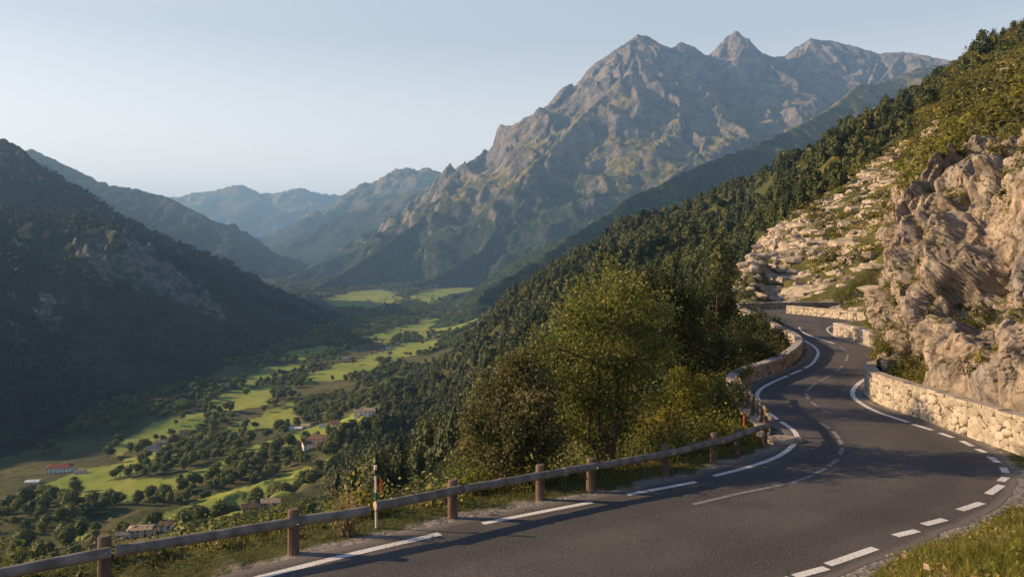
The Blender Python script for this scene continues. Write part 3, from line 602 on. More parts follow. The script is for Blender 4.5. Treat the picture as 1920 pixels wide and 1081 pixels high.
for s in ([(1440, 1098), (1483, 1083)], [(1490, 1080), (1550, 1064)], [(1552, 1058), (1641, 1027)], [(1678, 1004), (1720, 994)], [(1732, 983), (1772, 973)], [(1799, 956), (1841, 942)], [(1853, 926), (1878, 909)], [(1876, 902), (1886, 894)],
          [(1886, 886), (1881, 876)], [(1872, 867), (1856, 856)], [(1847, 848), (1832, 841)], [(1823, 836), (1803, 826)], [(1787, 820), (1762, 811)], [(1748, 806), (1712, 795)],
          [(1703, 791), (1646, 772), (1615, 756), (1600, 742), (1600, 730), (1612, 717), (1630, 706)], [(1635, 700), (1645, 690), (1652, 676), (1650, 664), (1640, 654)], [(1633, 650), (1612, 643), (1590, 637), (1566, 630), (1552, 620), (1553, 614), (1566, 610), (1590, 608)]):
    strip(e, gp(s), .2 if s[0][1] > 790 else .14)
e.build('edge_line', M_PAINT, road)
def mat_worn():
    m = NT('worn_road_paint'); p = m.pos()
    wear = m.math('ADD', .68, m.math('MULTIPLY', m.ss(m.noise(p, 12, 5, .7), .40, .66), .32))
    return m.bsdf(m.mix(wear, (.55, .53, .50), (.085, .078, .076)), .75, None, .3)
e = MB()
for s in ([(1300, 945), (1390, 924), (1470, 908)], [(1484, 905), (1526, 890)], [(1529, 887), (1549, 877)], [(1553, 874), (1572, 860)], [(1575, 852), (1580, 838)], [(1578, 832), (1572, 820), (1562, 808)], [(1556, 803), (1540, 793)],
          [(1556, 774), (1541, 768)], [(1534, 763), (1521, 753)], [(1516, 748), (1511, 737)], [(1512, 733), (1529, 718)], [(1538, 714), (1558, 702)], [(1568, 696), (1580, 685)], [(1586, 677), (1590, 665)], [(1587, 658), (1575, 649)]): strip(e, gp(s), .13)
e.build('centre_line', mat_worn(), road)
e = MB(); strip(e, gp([(1565, 644), (1540, 636), (1512, 626), (1500, 617), (1499, 613)]), .16); e.build('centre_line', M_PAINT, road)
# ------------------------------------------------------------------ rock cliff above the road
def sample_path(P, n):
    P = catmull(np.array(P, float), 10); s = np.concatenate([[0], np.cumsum(np.linalg.norm(np.diff(P, axis=0), axis=1))])
    t = np.linspace(0, s[-1], n); return np.stack([np.interp(t, s, P[:, k]) for k in range(P.shape[1])], 1), s[-1]
nu_, nv_ = 880, 600
CB, clen = sample_path([(30, 66), (27.4, 58.9), (25.2, 51.9), (22.5, 45.2), (19.6, 40.6), (17.7, 37.0), (16.3, 33.5), (16.5, 30), (16.9, 26.5), (17.6, 22.5), (19.2, 18), (22, 13), (26, 8)], nu_)
CT, _ = sample_path([(36, 76), (33, 70), (30, 64), (26.5, 56), (24.6, 51), (25.2, 48), (28, 49), (31, 49), (34, 47), (37, 42), (40, 34), (44, 24), (48, 14)], nu_)
CZ, _ = sample_path([(0, 1), (1, 1.5), (2, 1.6), (3, 1.9), (4, 3.6), (5, 8.6), (6, 16.4), (7, 22.6), (8, 25.2), (9, 26), (10, 26), (11, 26), (12, 26)], nu_)
u = np.linspace(0, 1, nu_); v = np.linspace(0, 1, nv_); U, V_ = np.meshgrid(u, v, indexing='ij')
lean = V_ ** 1.55                                  # steep foot, leaning back towards the top
hz_ = CZ[:, 1][:, None] * (V_ ** .86)
P = np.empty((nu_, nv_, 3)); P[..., 0] = CB[:, 0][:, None] * (1 - lean) + CT[:, 0][:, None] * lean; P[..., 1] = CB[:, 1][:, None] * (1 - lean) + CT[:, 1][:, None] * lean
P[..., 2] = GZ + .35 + hz_
du = np.gradient(P, axis=0); dv = np.gradient(P, axis=1); Nn = np.cross(du, dv); Nn /= np.linalg.norm(Nn, axis=2)[..., None] + 1e-9
if Nn[nu_ // 2, nv_ // 2, 0] > 0: Nn = -Nn
Nn = gsm(gsm(Nn, 14, 0), 14, 1); Nn /= np.linalg.norm(Nn, axis=2)[..., None]
x, y, z = P[..., 0], P[..., 1], P[..., 2]
wv = [fbm3(x / 3, y / 3, z / 3, 3, .5, s) for s in (1, 2, 3)]
su = U * clen; fade = (sstep(0, .08, V_) * (1 - sstep(.88, 1, V_)) * .9 + .1) * (.30 + .70 * sstep(.26, .44, U))
q_ = np.unravel_index(np.argmin(np.hypot(CX + x / y * F - 1852, HY - z / y * F - 505)), x.shape); hollow = np.exp(-((su - su[q_] + .25 * (z - z[q_])) / 1.5) ** 2 - ((z - z[q_]) / 2.3) ** 2)
def cnormals(P, sm):
    N_ = np.cross(np.gradient(P, axis=0), np.gradient(P, axis=1)); N_ /= np.linalg.norm(N_, axis=2)[..., None] + 1e-9
    if N_[nu_ // 2, nv_ // 2, 0] > 0: N_ = -N_
    N_ = gsm(gsm(N_, sm, 0), sm, 1); return N_ / (np.linalg.norm(N_, axis=2)[..., None] + 1e-9)
def relax(P, it):
    # slide the vertices along the surface until they are evenly spread, so that steep joint faces get their share of the mesh
    for _ in range(it):
        N_ = cnormals(P, 1.0); A = P.copy()
        d = .25 * (P[:-2, 1:-1] + P[2:, 1:-1] + P[1:-1, :-2] + P[1:-1, 2:]) - P[1:-1, 1:-1]; n_ = N_[1:-1, 1:-1]
        A[1:-1, 1:-1] += .8 * (d - n_ * (d * n_).sum(2)[..., None]); P = A
    return P
def push(P, disp, sm): return P + cnormals(P, sm) * (disp * fade)[..., None]
# buttresses and gullies, then blocks, then chips: each pass works on the shape left by the one before
b1 = vor3((x + wv[0] * .6) / 4.2, (y + wv[1] * .6) / 4.2, (z + wv[2] * .7) / 7.0, 5, 1, True)
def saw(t, k=.82):                                   # slow rise, sharp drop: a broken bed or joint face
    f = t - np.floor(t); return np.where(f < k, f / k, (1 - f) / (1 - k))
def tri(t): return np.abs(2 * (t - np.floor(t + .5)))
wj = fbm3(x / 5, y / 5, z / 5, 4, .5, 70); wk = fbm3(x / 2, y / 2, z / 2, 3, .5, 74)
lean_ = su / 5.2 + z * .05 + .35 * fbm2(su / 6, z / 7, 3, .5, 71)
groove = np.abs(gn2(lean_, z / 16, 72)); groove2 = np.abs(gn2(su / 1.9 + .4 * wv[0], z / 5.5, 73))
d1_ = (b1[2] - .5) * .6 + b1[3] * 1.15 + fbm3(x / 7, y / 7, z / 11, 3, .5, 12) * .8 - 2.6 * hollow - 1.5 * (1 - sstep(0, .20, groove)) - .25 * (1 - sstep(0, .12, groove2))
d1_ = d1_ + .95 * (saw(su / 4.6 - z * .10 + .55 * wj + .08 * wk) - .5) + .20 * (saw(su / 2.1 - z * .16 + .9 * wj + .25 * wk) - .5) + .55 * (saw(z / 3.1 + su * .10 + .35 * wj, .78) - .5)
d1_ = gsm(gsm(d1_, 1.7, 0), 1.7, 1) + .55
P = P + Nn * (d1_ * fade + .25 - 1.2 * sstep(.92, 1, V_))[..., None]
P = relax(P, 12); x, y, z = P[..., 0], P[..., 1], P[..., 2]
w2 = [fbm3(x / 1.4, y / 1.4, z / 1.4, 3, .5, s) * .35 for s in (4, 5, 6)]
b2 = vor3((x + w2[0]) / 1.1, (y + w2[1]) / 1.1, (z + w2[2]) / 1.9, 6, 1, True)
d2_ = (b2[2] - .5) * .12 + b2[3] * .20 - (1 - sstep(0, .08, b2[1] - b2[0])) * .10 + .13 * (tri((x * .5 + y * .4 + z * .8) / 1.3 + .4 * wj) - .5) + .13 * (saw((y * .8 - x * .3 - z * .35) / .95 + .5 * wj) - .5)
P = push(P, gsm(gsm(d2_, .55, 0), .55, 1), 5); x, y, z = P[..., 0], P[..., 1], P[..., 2]
w3 = [fbm3(x / .5, y / .5, z / .5, 2, .5, s) * .12 for s in (7, 8, 9)]
b3 = vor3((x + w3[0]) / .42, (y + w3[1]) / .42, (z + w3[2]) / .62, 9, 1, True)
d3_ = (b3[2] - .5) * .08 + b3[3] * .06 - (1 - sstep(0, .10, b3[1] - b3[0])) * .04 + (np.abs(fbm3(x / .8, y / .8, z / .8, 4, .6, 14)) - .3) * .08
P = push(P, d3_, 3)
crack = np.maximum(np.maximum(.9 * (1 - sstep(0, .10, groove)), .75 * (1 - sstep(.02, .10, b2[1] - b2[0]))), np.maximum(.8 * (1 - sstep(0, .06, b1[1] - b1[0])), .6 * (1 - sstep(.02, .10, b3[1] - b3[0]))))
P[..., 2] -= 1.5 * sstep(.92, 1, V_)
CLIFF = P; CLIFFN = np.cross(np.gradient(P, axis=0), np.gradient(P, axis=1)); CLIFFN /= np.linalg.norm(CLIFFN, axis=2)[..., None] + 1e-9
if CLIFFN[..., 2].mean() < 0: CLIFFN = -CLIFFN
def mat_cliff():
    m = NT('cliff_rock'); p = m.pos(); nz = m.nz()
    n0 = m.noise(p, .16, 5, .6); n1 = m.noise(p, .9, 6, .65); n2 = m.noise(p, 5, 5, .7); st = m.noise(m.pos((1, 1, .6)), .8, 5, .6)
    col = m.mix(m.ss(n1, .32, .68), (.175, .15, .13), (.37, .30, .24))
    col = m.mix(m.ss(n0, .48, .64), col, (.22, .20, .195))
    col = m.mix(m.math('MULTIPLY', m.ss(st, .50, .66), .6), col, (.34, .245, .165))
    col = m.mix(m.math('MULTIPLY', m.ss(n2, .54, .68), .6), col, (.095, .078, .068))
    col = m.mix(m.math('MULTIPLY', m.attr('crack'), .68), col, (.07, .058, .05))
    moss = m.math('MULTIPLY', m.ss(m.math('ADD', nz, m.math('MULTIPLY', m.math('SUBTRACT', n1, .5), .9)), .50, .78), m.ss(m.noise(p, .45, 4), .40, .56))
    col = m.mix(moss, col, m.mix(m.ss(n2, .4, .6), (.045, .055, .015), (.12, .105, .035)))
    return m.bsdf(col, .92, m.bump(m.math('ADD', m.math('MULTIPLY', n1, .35), m.math('MULTIPLY', n2, .12)), .5, .8), .15)
M_CLIFF = mat_cliff()
i = (np.arange(nu_ - 1)[:, None] * nv_ + np.arange(nv_ - 1)[None, :]).ravel()
link('cliff', mesh('cliff', P, np.stack([i, i + nv_, i + nv_ + 1, i + 1], 1), M_CLIFF, False, {'crack': crack}), kind='structure')

# ------------------------------------------------------------------ dry stone walls
def mat_masonry(name, a, b, joint, sc=2.6):
    m = NT(name); p = m.pos(); w = m.n('ShaderNodeVectorMath', operation='ADD'); nn = m.n('ShaderNodeTexNoise'); m.put(nn.inputs['Vector'], p); nn.inputs['Scale'].default_value = 2.2
    sc_ = m.n('ShaderNodeVectorMath', operation='SCALE'); m.put(sc_.inputs[0], nn.outputs['Color']); sc_.inputs['Scale'].default_value = .28
    m.put(w.inputs[0], p); m.put(w.inputs[1], sc_.outputs[0])
    mp = m.n('ShaderNodeMapping'); m.put(mp.inputs[0], w.outputs[0]); mp.inputs['Scale'].default_value = (1, 1, 1.35)
    cell = m.n('ShaderNodeTexVoronoi', feature='F1'); m.put(cell.inputs['Vector'], mp.outputs[0]); cell.inputs['Scale'].default_value = sc
    cv = m.sep(cell.outputs['Color'])[0]
    n1 = m.noise(p, 6, 5, .65); n2 = m.noise(p, 30, 3, .6)
    col = m.mix(cv, a, b); col = m.mix(m.math('MULTIPLY', m.ss(n1, .5, .72), .55), col, (.20, .17, .135))
    je = m.ss(m.attr('joint'), .55, .85)
    col = m.mix(je, col, joint)
    col = m.mix(m.math('MULTIPLY', m.ss(m.noise(p, .8, 5), .56, .70), .5), col, (.12, .105, .06))
    return m.bsdf(col, .92, m.bump(m.math('ADD', m.math('MULTIPLY', n1, .5), m.math('MULTIPLY', n2, .2)), .05, .8), .15)
M_WALLA = mat_masonry('pale_masonry', (.27, .232, .19), (.43, .375, .305), (.085, .068, .052))
M_WALLB = mat_masonry('grey_masonry', (.26, .225, .20), (.38, .33, .29), (.09, .075, .06))
def mat_cope(name, c):
    m = NT(name); p = m.pos(); n = m.noise(p, 3, 5, .65)
    return m.bsdf(m.mix(m.ss(n, .35, .65), c, tuple(q * .6 for q in c)), .9, m.bump(m.noise(p, 14, 4), .04, .7), .15)
M_COPE = mat_cope('coping_stone', (.40, .34, .27)); M_COPEG = mat_cope('grey_coping_stone', (.42, .38, .34))
def stone_wall(path, h, th, mat, cope, label, zb=GZ - .25, stone=.36, bulge=.06, seed=0, copeh=.11, copeo=.05, hh=None, step=.045):
    """battered wall of fitted stones following a plan path; road face on the right-hand normal when side=+1"""
    P, L_ = sample_path(path, max(8, int(math.dist(path[0], path[-1]) / step * 1.1)))
    n = len(P); T = np.gradient(P, axis=0); T /= np.linalg.norm(T, axis=1)[:, None]; N2 = np.stack([T[:, 1], -T[:, 0]], 1)
    prof = []                                            # (offset, height) round the section
    nvv = max(6, int((h + .25) / step))
    for k in range(nvv + 1): prof.append((th / 2 * (1.12 - .12 * k / nvv), zb + (h + GZ - zb) * k / nvv))
    for k in range(1, 5): prof.append((th / 2 - th * k / 4, GZ + h))
    for k in range(1, nvv + 1): prof.append((-th / 2 * (1 + .12 * k / nvv), GZ + h + (zb - GZ - h) * k / nvv))
    prof = np.array(prof); m_ = len(prof)
    V = np.empty((n, m_, 3)); V[..., 0] = P[:, 0:1] + N2[:, 0:1] * prof[None, :, 0]; V[..., 1] = P[:, 1:2] + N2[:, 1:2] * prof[None, :, 0]; V[..., 2] = prof[None, :, 1]
    if hh is not None: V[..., 2] = zb + (V[..., 2] - zb) * np.interp(np.linspace(0, 1, n), *hh)[:, None]
    s_ = stone; a, b, c = V[..., 0], V[..., 1], V[..., 2]
    wj = [fbm3(a / s_ * .7, b / s_ * .7, c / s_ * .7, 2, .5, seed + q) * .35 for q in (1, 2, 3)]
    d1, d2, rv = vor3(a / s_ + wj[0], b / s_ + wj[1], c / s_ * 1.3 + wj[2], seed, .9)
    e = sstep(0.0, .14, d2 - d1); joint = 1 - sstep(.04, .13, d2 - d1)
    side = np.sign(prof[:, 0])[None, :]; k = (e - .6) * bulge + (rv - .5) * bulge * .7
    V[..., 0] += N2[:, 0:1] * side * k; V[..., 1] += N2[:, 1:2] * side * k
    i = (np.arange(n - 1)[:, None] * m_ + np.arange(m_ - 1)[None, :]).ravel()
    Fq = np.stack([i, i + 1, i + m_ + 1, i + m_], 1)
    root = empty('stone_wall', (P[0, 0], P[0, 1], GZ)); root['label'] = label; root['category'] = 'stone wall'
    cap = np.array([[q for q in range(m_)]]); capm = MB()
    Vf = V.reshape(-1, 3) - np.array([P[0, 0], P[0, 1], GZ])
    tri = [[0, q, q + 1] for q in range(1, m_ - 1)] + [[(n - 1) * m_, (n - 1) * m_ + q + 1, (n - 1) * m_ + q] for q in range(1, m_ - 1)]
    link('masonry', mesh('masonry', Vf, [Fq, np.array(tri)], mat, True, {'joint': joint}), root)
    # coping course: separate long stones with open joints, one mesh
    cb = MB(); rg = np.random.default_rng(seed); q0 = 0; s = np.concatenate([[0], np.cumsum(np.linalg.norm(np.diff(P, axis=0), axis=1))])
    hs = np.interp(np.linspace(0, 1, n), *hh) if hh is not None else np.ones(n)
    while q0 < s[-1] - .15:
        q1 = min(s[-1], q0 + rg.uniform(.45, .85)); t = np.linspace(q0 + .012, q1 - .012, 4)
        X_ = np.interp(t, s, P[:, 0]) - P[0, 0]; Y_ = np.interp(t, s, P[:, 1]) - P[0, 1]; nx = np.interp(t, s, N2[:, 0]); ny = np.interp(t, s, N2[:, 1]); hz2 = zb - GZ + (h + GZ - zb) * np.interp(t, s, hs)
        o = th / 2 + copeo + rg.uniform(-.02, .02); dz = rg.uniform(-.018, .018); zt = hz2 + copeh + dz
        V8 = []
        for j in range(4):
            for (ox, z_) in ((o, hz2[j] + .003), (o, zt[j] - .02), (o - .025, zt[j]), (-o + .025, zt[j]), (-o, zt[j] - .02), (-o, hz2[j] + .003)): V8.append((X_[j] + nx[j] * ox, Y_[j] + ny[j] * ox, z_))
        Qf = [[j * 6 + k_, j * 6 + k_ + 1, (j + 1) * 6 + k_ + 1, (j + 1) * 6 + k_] for j in range(3) for k_ in range(5)]
        cb.add(V8, Qf + [[0, 1, 2, 3], [0, 3, 4, 5], [18, 21, 20, 19], [18, 23, 22, 21]]); q0 = q1
    cb.build('coping', cope, root)
    return root
stone_wall([(17.6, 37.3), (16.6, 36.4), (15.75, 35.0), (15.25, 33.2), (15.2, 31.2), (15.35, 28.6), (15.45, 26), (15.6, 23.6), (15.9, 21.2), (16.5, 18.6), (17.8, 15.2), (19.8, 11)][::-1], 1.06, .42, M_WALLA, M_COPE,
           'tall sunlit retaining wall of pale fitted stones below the rock cliff', seed=3, stone=.36, bulge=.06)
stone_wall([(24.7, 60.6), (24.9, 58.9), (24.7, 56.4), (24.3, 53.6), (23.6, 50.6), (22.7, 48.0), (21.6, 45.7)][::-1], .82, .5, M_WALLB, M_COPEG, 'short grey stone wall between the cliff foot and the grassy rock slope', seed=13, stone=.42)
stone_wall([(29.1, 83.9), (29.9, 81.8), (31.0, 79.0), (31.9, 75.8), (32.5, 73.0), (32.9, 71.5)][::-1], .72, .5, M_WALLA, M_COPE, 'sunlit stone wall under the pale rock slope at the farthest bend', seed=23, stone=.5)
pl_ = [(9.45, 33.6), (9.6, 34.9), (10.35, 36.7), (11.6, 38.55), (13.6, 41.2), (16.2, 46.0), (18.0, 50.0), (19.1, 53.5), (19.85, 58.0), (20.95, 64.2), (22.2, 70.8), (23.1, 78), (23.7, 82.2), (24.25, 85.4), (25.4, 89.2), (28.8, 90.7), (32, 91.3), (40, 92.2)]
stone_wall(pl_, .62, .36, M_WALLB, M_COPEG, 'low grey stone parapet winding along the outer edge of the road past dark bushes', seed=33, stone=.4, step=.06)
# low retaining kerb under the fence on the tight bend
stone_wall([(8.15, 25.9), (8.5, 26.9), (8.75, 28.4), (8.9, 30.3), (9.15, 32.2), (9.42, 33.5)], .12, .34, M_WALLA, M_COPE, 'ankle high pale stone kerb carrying the fence posts on the tight bend', zb=GZ - .9, seed=43, stone=.4, copeh=.07)

# ------------------------------------------------------------------ timber guard rail
def mat_wood(name, a, b, sc=1.):
    m = NT(name); p = m.pos(obj=True); g = m.noise(m.pos((1, 1, 1), obj=True), 3 * sc, 5, .6); f = m.noise(p, 40, 4, .7)
    col = m.mix(m.ss(g, .35, .65), a, b); col = m.mix(m.math('MULTIPLY', m.ss(f, .55, .75), .6), col, tuple(q * .45 for q in a))
    return m.bsdf(col, .8, m.bump(m.math('ADD', g, m.math('MULTIPLY', f, .5)), .02, .7), .2)
M_POST = mat_wood('weathered_post_timber', (.10, .068, .052), (.17, .118, .088)); M_RAIL = mat_wood('silvered_rail_timber', (.12, .104, .09), (.225, .198, .168))
M_END = mat_wood('sawn_log_end', (.38, .29, .20), (.46, .36, .25)); M_STEEL = NT('galvanised_bolt').bsdf((.45, .45, .44), .4, None, .5, 1)
fx = [(-13.6, 10.0), (-10.5, 12.3), (-7.45, 14.55), (-4.42, 16.1), (-1.37, 18.3), (.7, 19.68), (2.0, 20.3), (4.18, 21.7), (5.85, 23.1), (6.85, 24.2), (8.05, 25.35), (8.48, 26.5), (8.72, 27.9), (8.83, 29.2), (8.95, 30.4), (9.1, 31.6), (9.3, 32.7), (9.5, 33.6)]
hts = [.88] * 9 + [.74] + [.9] * 8; wid = [.115] * 4 + [.11] * 5 + [.09] + [.075] * 8
gr_ = empty('guard_rail', (fx[4][0], fx[4][1], GZ)); gr_['label'] = 'weathered timber guard rail of round logs on posts along the outer road edge'; gr_['category'] = 'guard rail'
base = np.array([fx[4][0], fx[4][1], GZ])
fn = []
for k, (x_, y_) in enumerate(fx):
    a = np.array(fx[max(0, k - 1)]); b = np.array(fx[min(len(fx) - 1, k + 1)]); t = (b - a) / np.linalg.norm(b - a); fn.append(np.array([t[1], -t[0]]))
for k, (x_, y_) in enumerate(fx):
    zt = -.35 if k < 11 else -.2
    r = wid[k]; h = hts[k] * (1 + .03 * math.sin(k * 7.1)); mb = MB()
    lx = .012 * math.sin(k * 3.3); ly = .012 * math.cos(k * 2.1)
    mb.tube([(0, 0, zt), (lx * .3, ly * .3, 0), (lx * .7, ly * .7, h * .55), (lx, ly, h - .03), (lx, ly, h)], [r, r * 1.02, r, r * .98, r * .86], 12, True, .02, k)
    mb.build('post', M_POST, gr_, loc=(x_ - base[0], y_ - base[1], 0), smooth=False)
def rail(pts, r, off, hz0=.60, seed=0, joint=0):
    Pq = np.array([(x_ + fn_[0] * off - base[0], y_ + fn_[1] * off - base[1], hh_) for (x_, y_), fn_, hh_ in pts]); c0 = Pq[0].copy()
    if len(Pq) > 2: Pq = catmull(Pq, 5)
    else: Pq = np.array([Pq[0] + (Pq[1] - Pq[0]) * t for t in np.linspace(0, 1, 9)])
    r = r * .88; rr = np.full(len(Pq), r); rg = np.random.default_rng(seed); rr *= 1 + rg.normal(0, .018, len(Pq)); Pq[1:-1] += rg.normal(0, .006, (len(Pq) - 2, 3))
    mb = MB(); mb.tube(Pq - c0, rr, 14, False, .012, seed); o = mb.build('rail', M_RAIL, gr_, True, loc=tuple(c0))
    for j, s_ in ((0, -1), (-1, 1)):
        d = Pq[1] - Pq[0] if j == 0 else Pq[-1] - Pq[-2]; d = d / np.linalg.norm(d); eb = MB(); q = Pq[j] - c0
        eb.tube([q - d * .02 * s_, q + d * .004 * s_, q + d * .016 * s_], [rr[j] * .96, rr[j] * .96, rr[j] * .82], 14); eb.build('log_end', M_END, o)
    return o
f_ = lambda k, h=.64: (fx[k], fn[k], h)
def lerp(k, t, h): return ((fx[k][0] * (1 - t) + fx[k + 1][0] * t, fx[k][1] * (1 - t) + fx[k + 1][1] * t), fn[k], h)
rail([lerp(0, .0, .65), lerp(2, .02, .65)], .115, .20, seed=1); rail([lerp(2, .05, .65), lerp(3, .42, .63)], .112, .20, seed=2)
rail([lerp(3, .46, .69), lerp(4, .06, .67)], .118, .21, seed=3); rail([lerp(4, .09, .67), lerp(5, .35, .67)], .11, .20, seed=4)
rail([lerp(5, .38, .67), lerp(6, .5, .67), lerp(7, .3, .67)], .108, .19, seed=5); rail([lerp(7, .33, .67), lerp(8, .3, .65), lerp(9, .3, .65)], .104, .18, seed=6)
rail([lerp(9, .33, .65), lerp(10, .05, .67), lerp(10, .7, .70)], .10, .17, seed=7)
rail([lerp(10, .6, .74), lerp(12, .1, .76), lerp(13, .6, .78)], .07, .10, seed=8); rail([lerp(13, .64, .78), lerp(15, .2, .8), lerp(16, .9, .84)], .07, .10, seed=9)
for k in range(2, 10):
    mb = MB(); p0 = np.array([fn[k][0] * .31, fn[k][1] * .30, .67]); d = np.array([fn[k][0], fn[k][1], 0])
    mb.tube([p0, p0 + d * .012, p0 + d * .02], [.022, .022, .014], 8); mb.build('bolt', M_STEEL, gr_, loc=(fx[k][0] - base[0], fx[k][1] - base[1], 0))
# flat stone lying at the bend
mb = MB(); rg = np.random.default_rng(5)
for (ox, oy, sx, sy, sz) in ((0, 0, .62, .42, .16), (.42, .1, .34, .3, .12)):
    n_ = 9; a = np.arange(n_) / n_ * 2 * math.pi; rr = 1 + rg.uniform(-.16, .16, n_); 
    ring = lambda k, z_: np.stack([ox + np.cos(a) * sx * rr * k, oy + np.sin(a) * sy * rr * k, np.full(n_, z_) + rg.normal(0, .008, n_)], 1)
    V = np.vstack([ring(1, -.04), ring(1.02, sz * .6), ring(.86, sz), [[ox, oy, sz * 1.05]]])
    Q = [[l * n_ + k, l * n_ + (k + 1) % n_, (l + 1) * n_ + (k + 1) % n_, (l + 1) * n_ + k] for l in range(2) for k in range(n_)]
    mb.add(V, Q, [[2 * n_ + k, 2 * n_ + (k + 1) % n_, 3 * n_] for k in range(n_)])
g_ = G(1462, 828); mb.build('flat_stone', M_COPE, None, False, (g_[0], g_[1], GZ), label='pale flat stone slab lying on the ground at the end of the round rail', category='stone')

# ------------------------------------------------------------------ marker posts
def solid(name, c, rough=.6): 
    m = NT(name); p = m.pos(); return m.bsdf(m.mix(m.math('MULTIPLY', m.ss(m.noise(p, 9, 5, .7), .5, .75), .5), c, tuple(q * .5 for q in c)), rough, None, .3)
M_WHITE = solid('worn_white_paint', (.66, .60, .48)); M_GREEN = solid('teal_green_paint', (.015, .13, .09)); M_ORANGE = solid('orange_tape', (.75, .26, .03)); M_RED = solid('red_reflector', (.62, .06, .015)); M_DARK = solid('dark_green_tape', (.02, .05, .045))
M_PINK = solid('pale_cap', (.75, .52, .44))
def bandpost(name, label, x_, y_, w, segs, zb=-.3, tilt=0):
    r = empty(name, (x_, y_, GZ), label=label, category='marker post'); z0 = zb; first = True
    for nm, h, mat, k in segs:
        mb = MB(); a = w / 2 * k; mb.tube([(0, 0, z0 + .002), (0, 0, z0 + h)], [a, a], 10, True, 0); mb.build(nm, mat, r, False); z0 += h
    r.rotation_euler = (R(tilt), R(-tilt), .3); return r
sp = bandpost('snow_pole', 'slim white snow pole with green band, orange tape and pink cap behind the guard rail', -3.0, 17.62, .056, [('post', .88, M_WHITE, 1), ('green_band', .20, M_GREEN, 1.05), ('shaft', .38, M_WHITE, .8), ('dark_band', .13, M_DARK, 1.15), ('cap', .09, M_PINK, 1.2)], tilt=1)
tp = MB(); rg = np.random.default_rng(2)
for k in range(14):
    z_ = .84 + .30 * k / 14; q = np.array([.045 + rg.uniform(0, .05), rg.uniform(-.03, .03), z_]); tp.add([q, q + [.05, .02, -.05], q + [.09, 0, -.11], q + [.03, -.02, -.04]], [[0, 1, 2, 3]])
tp.build('orange_tape', M_ORANGE, sp)
bandpost('delineator_post', 'red topped white marker post standing behind the bend of the guard rail', 8.05, 27.6, .07, [('post', .58, M_WHITE, 1), ('orange_line', .05, M_ORANGE, 1.06), ('red_band', .30, M_RED, 1)], zb=-.45)
# ------------------------------------------------------------------ houses of the valley
def ground_at(px, py, dmin=170):
    c = LAND.PY[np.argmin(np.abs(LAND.px - px))]; j = np.nonzero((LAND.D[0] > dmin) & (c <= py))[0]
    d = LAND.D[0][j[0]] if len(j) else 600.; return ((px - CX) / F * d, d)
def wallmat(name, c): 
    m = NT(name); p = m.pos(); return m.bsdf(m.mix(m.ss(m.noise(p, .5, 5, .65), .4, .7), c, tuple(q * .72 for q in c)), .9, None, .1)
WALLS = {'white': wallmat('white_render', (.72, .70, .66)), 'cream': wallmat('cream_render', (.58, .50, .38)), 'stone': wallmat('rubble_stone_wall', (.34, .29, .24))}
def roofmat(name, c):
    m = NT(name); p = m.pos(); t = m.noise(m.pos((1, 1, 4)), 1.2, 4, .7); return m.bsdf(m.mix(m.ss(t, .35, .65), c, tuple(q * .55 for q in c)), .85, m.bump(t, .1, .6), .15)
ROOFS = {'red': roofmat('red_roof_tiles', (.30, .10, .06)), 'brown': roofmat('brown_roof_tiles', (.20, .11, .08)), 'grey': roofmat('grey_slate_roof', (.20, .19, .19)), 'white': roofmat('pale_sheet_roof', (.62, .61, .60)), 'tan': roofmat('tan_roof_tiles', (.42, .31, .22))}
M_PANE = NT('dark_window_glass').bsdf((.03, .035, .04), .25, None, .5)
M_DOOR = NT('brown_door').bsdf((.12, .07, .04), .7)
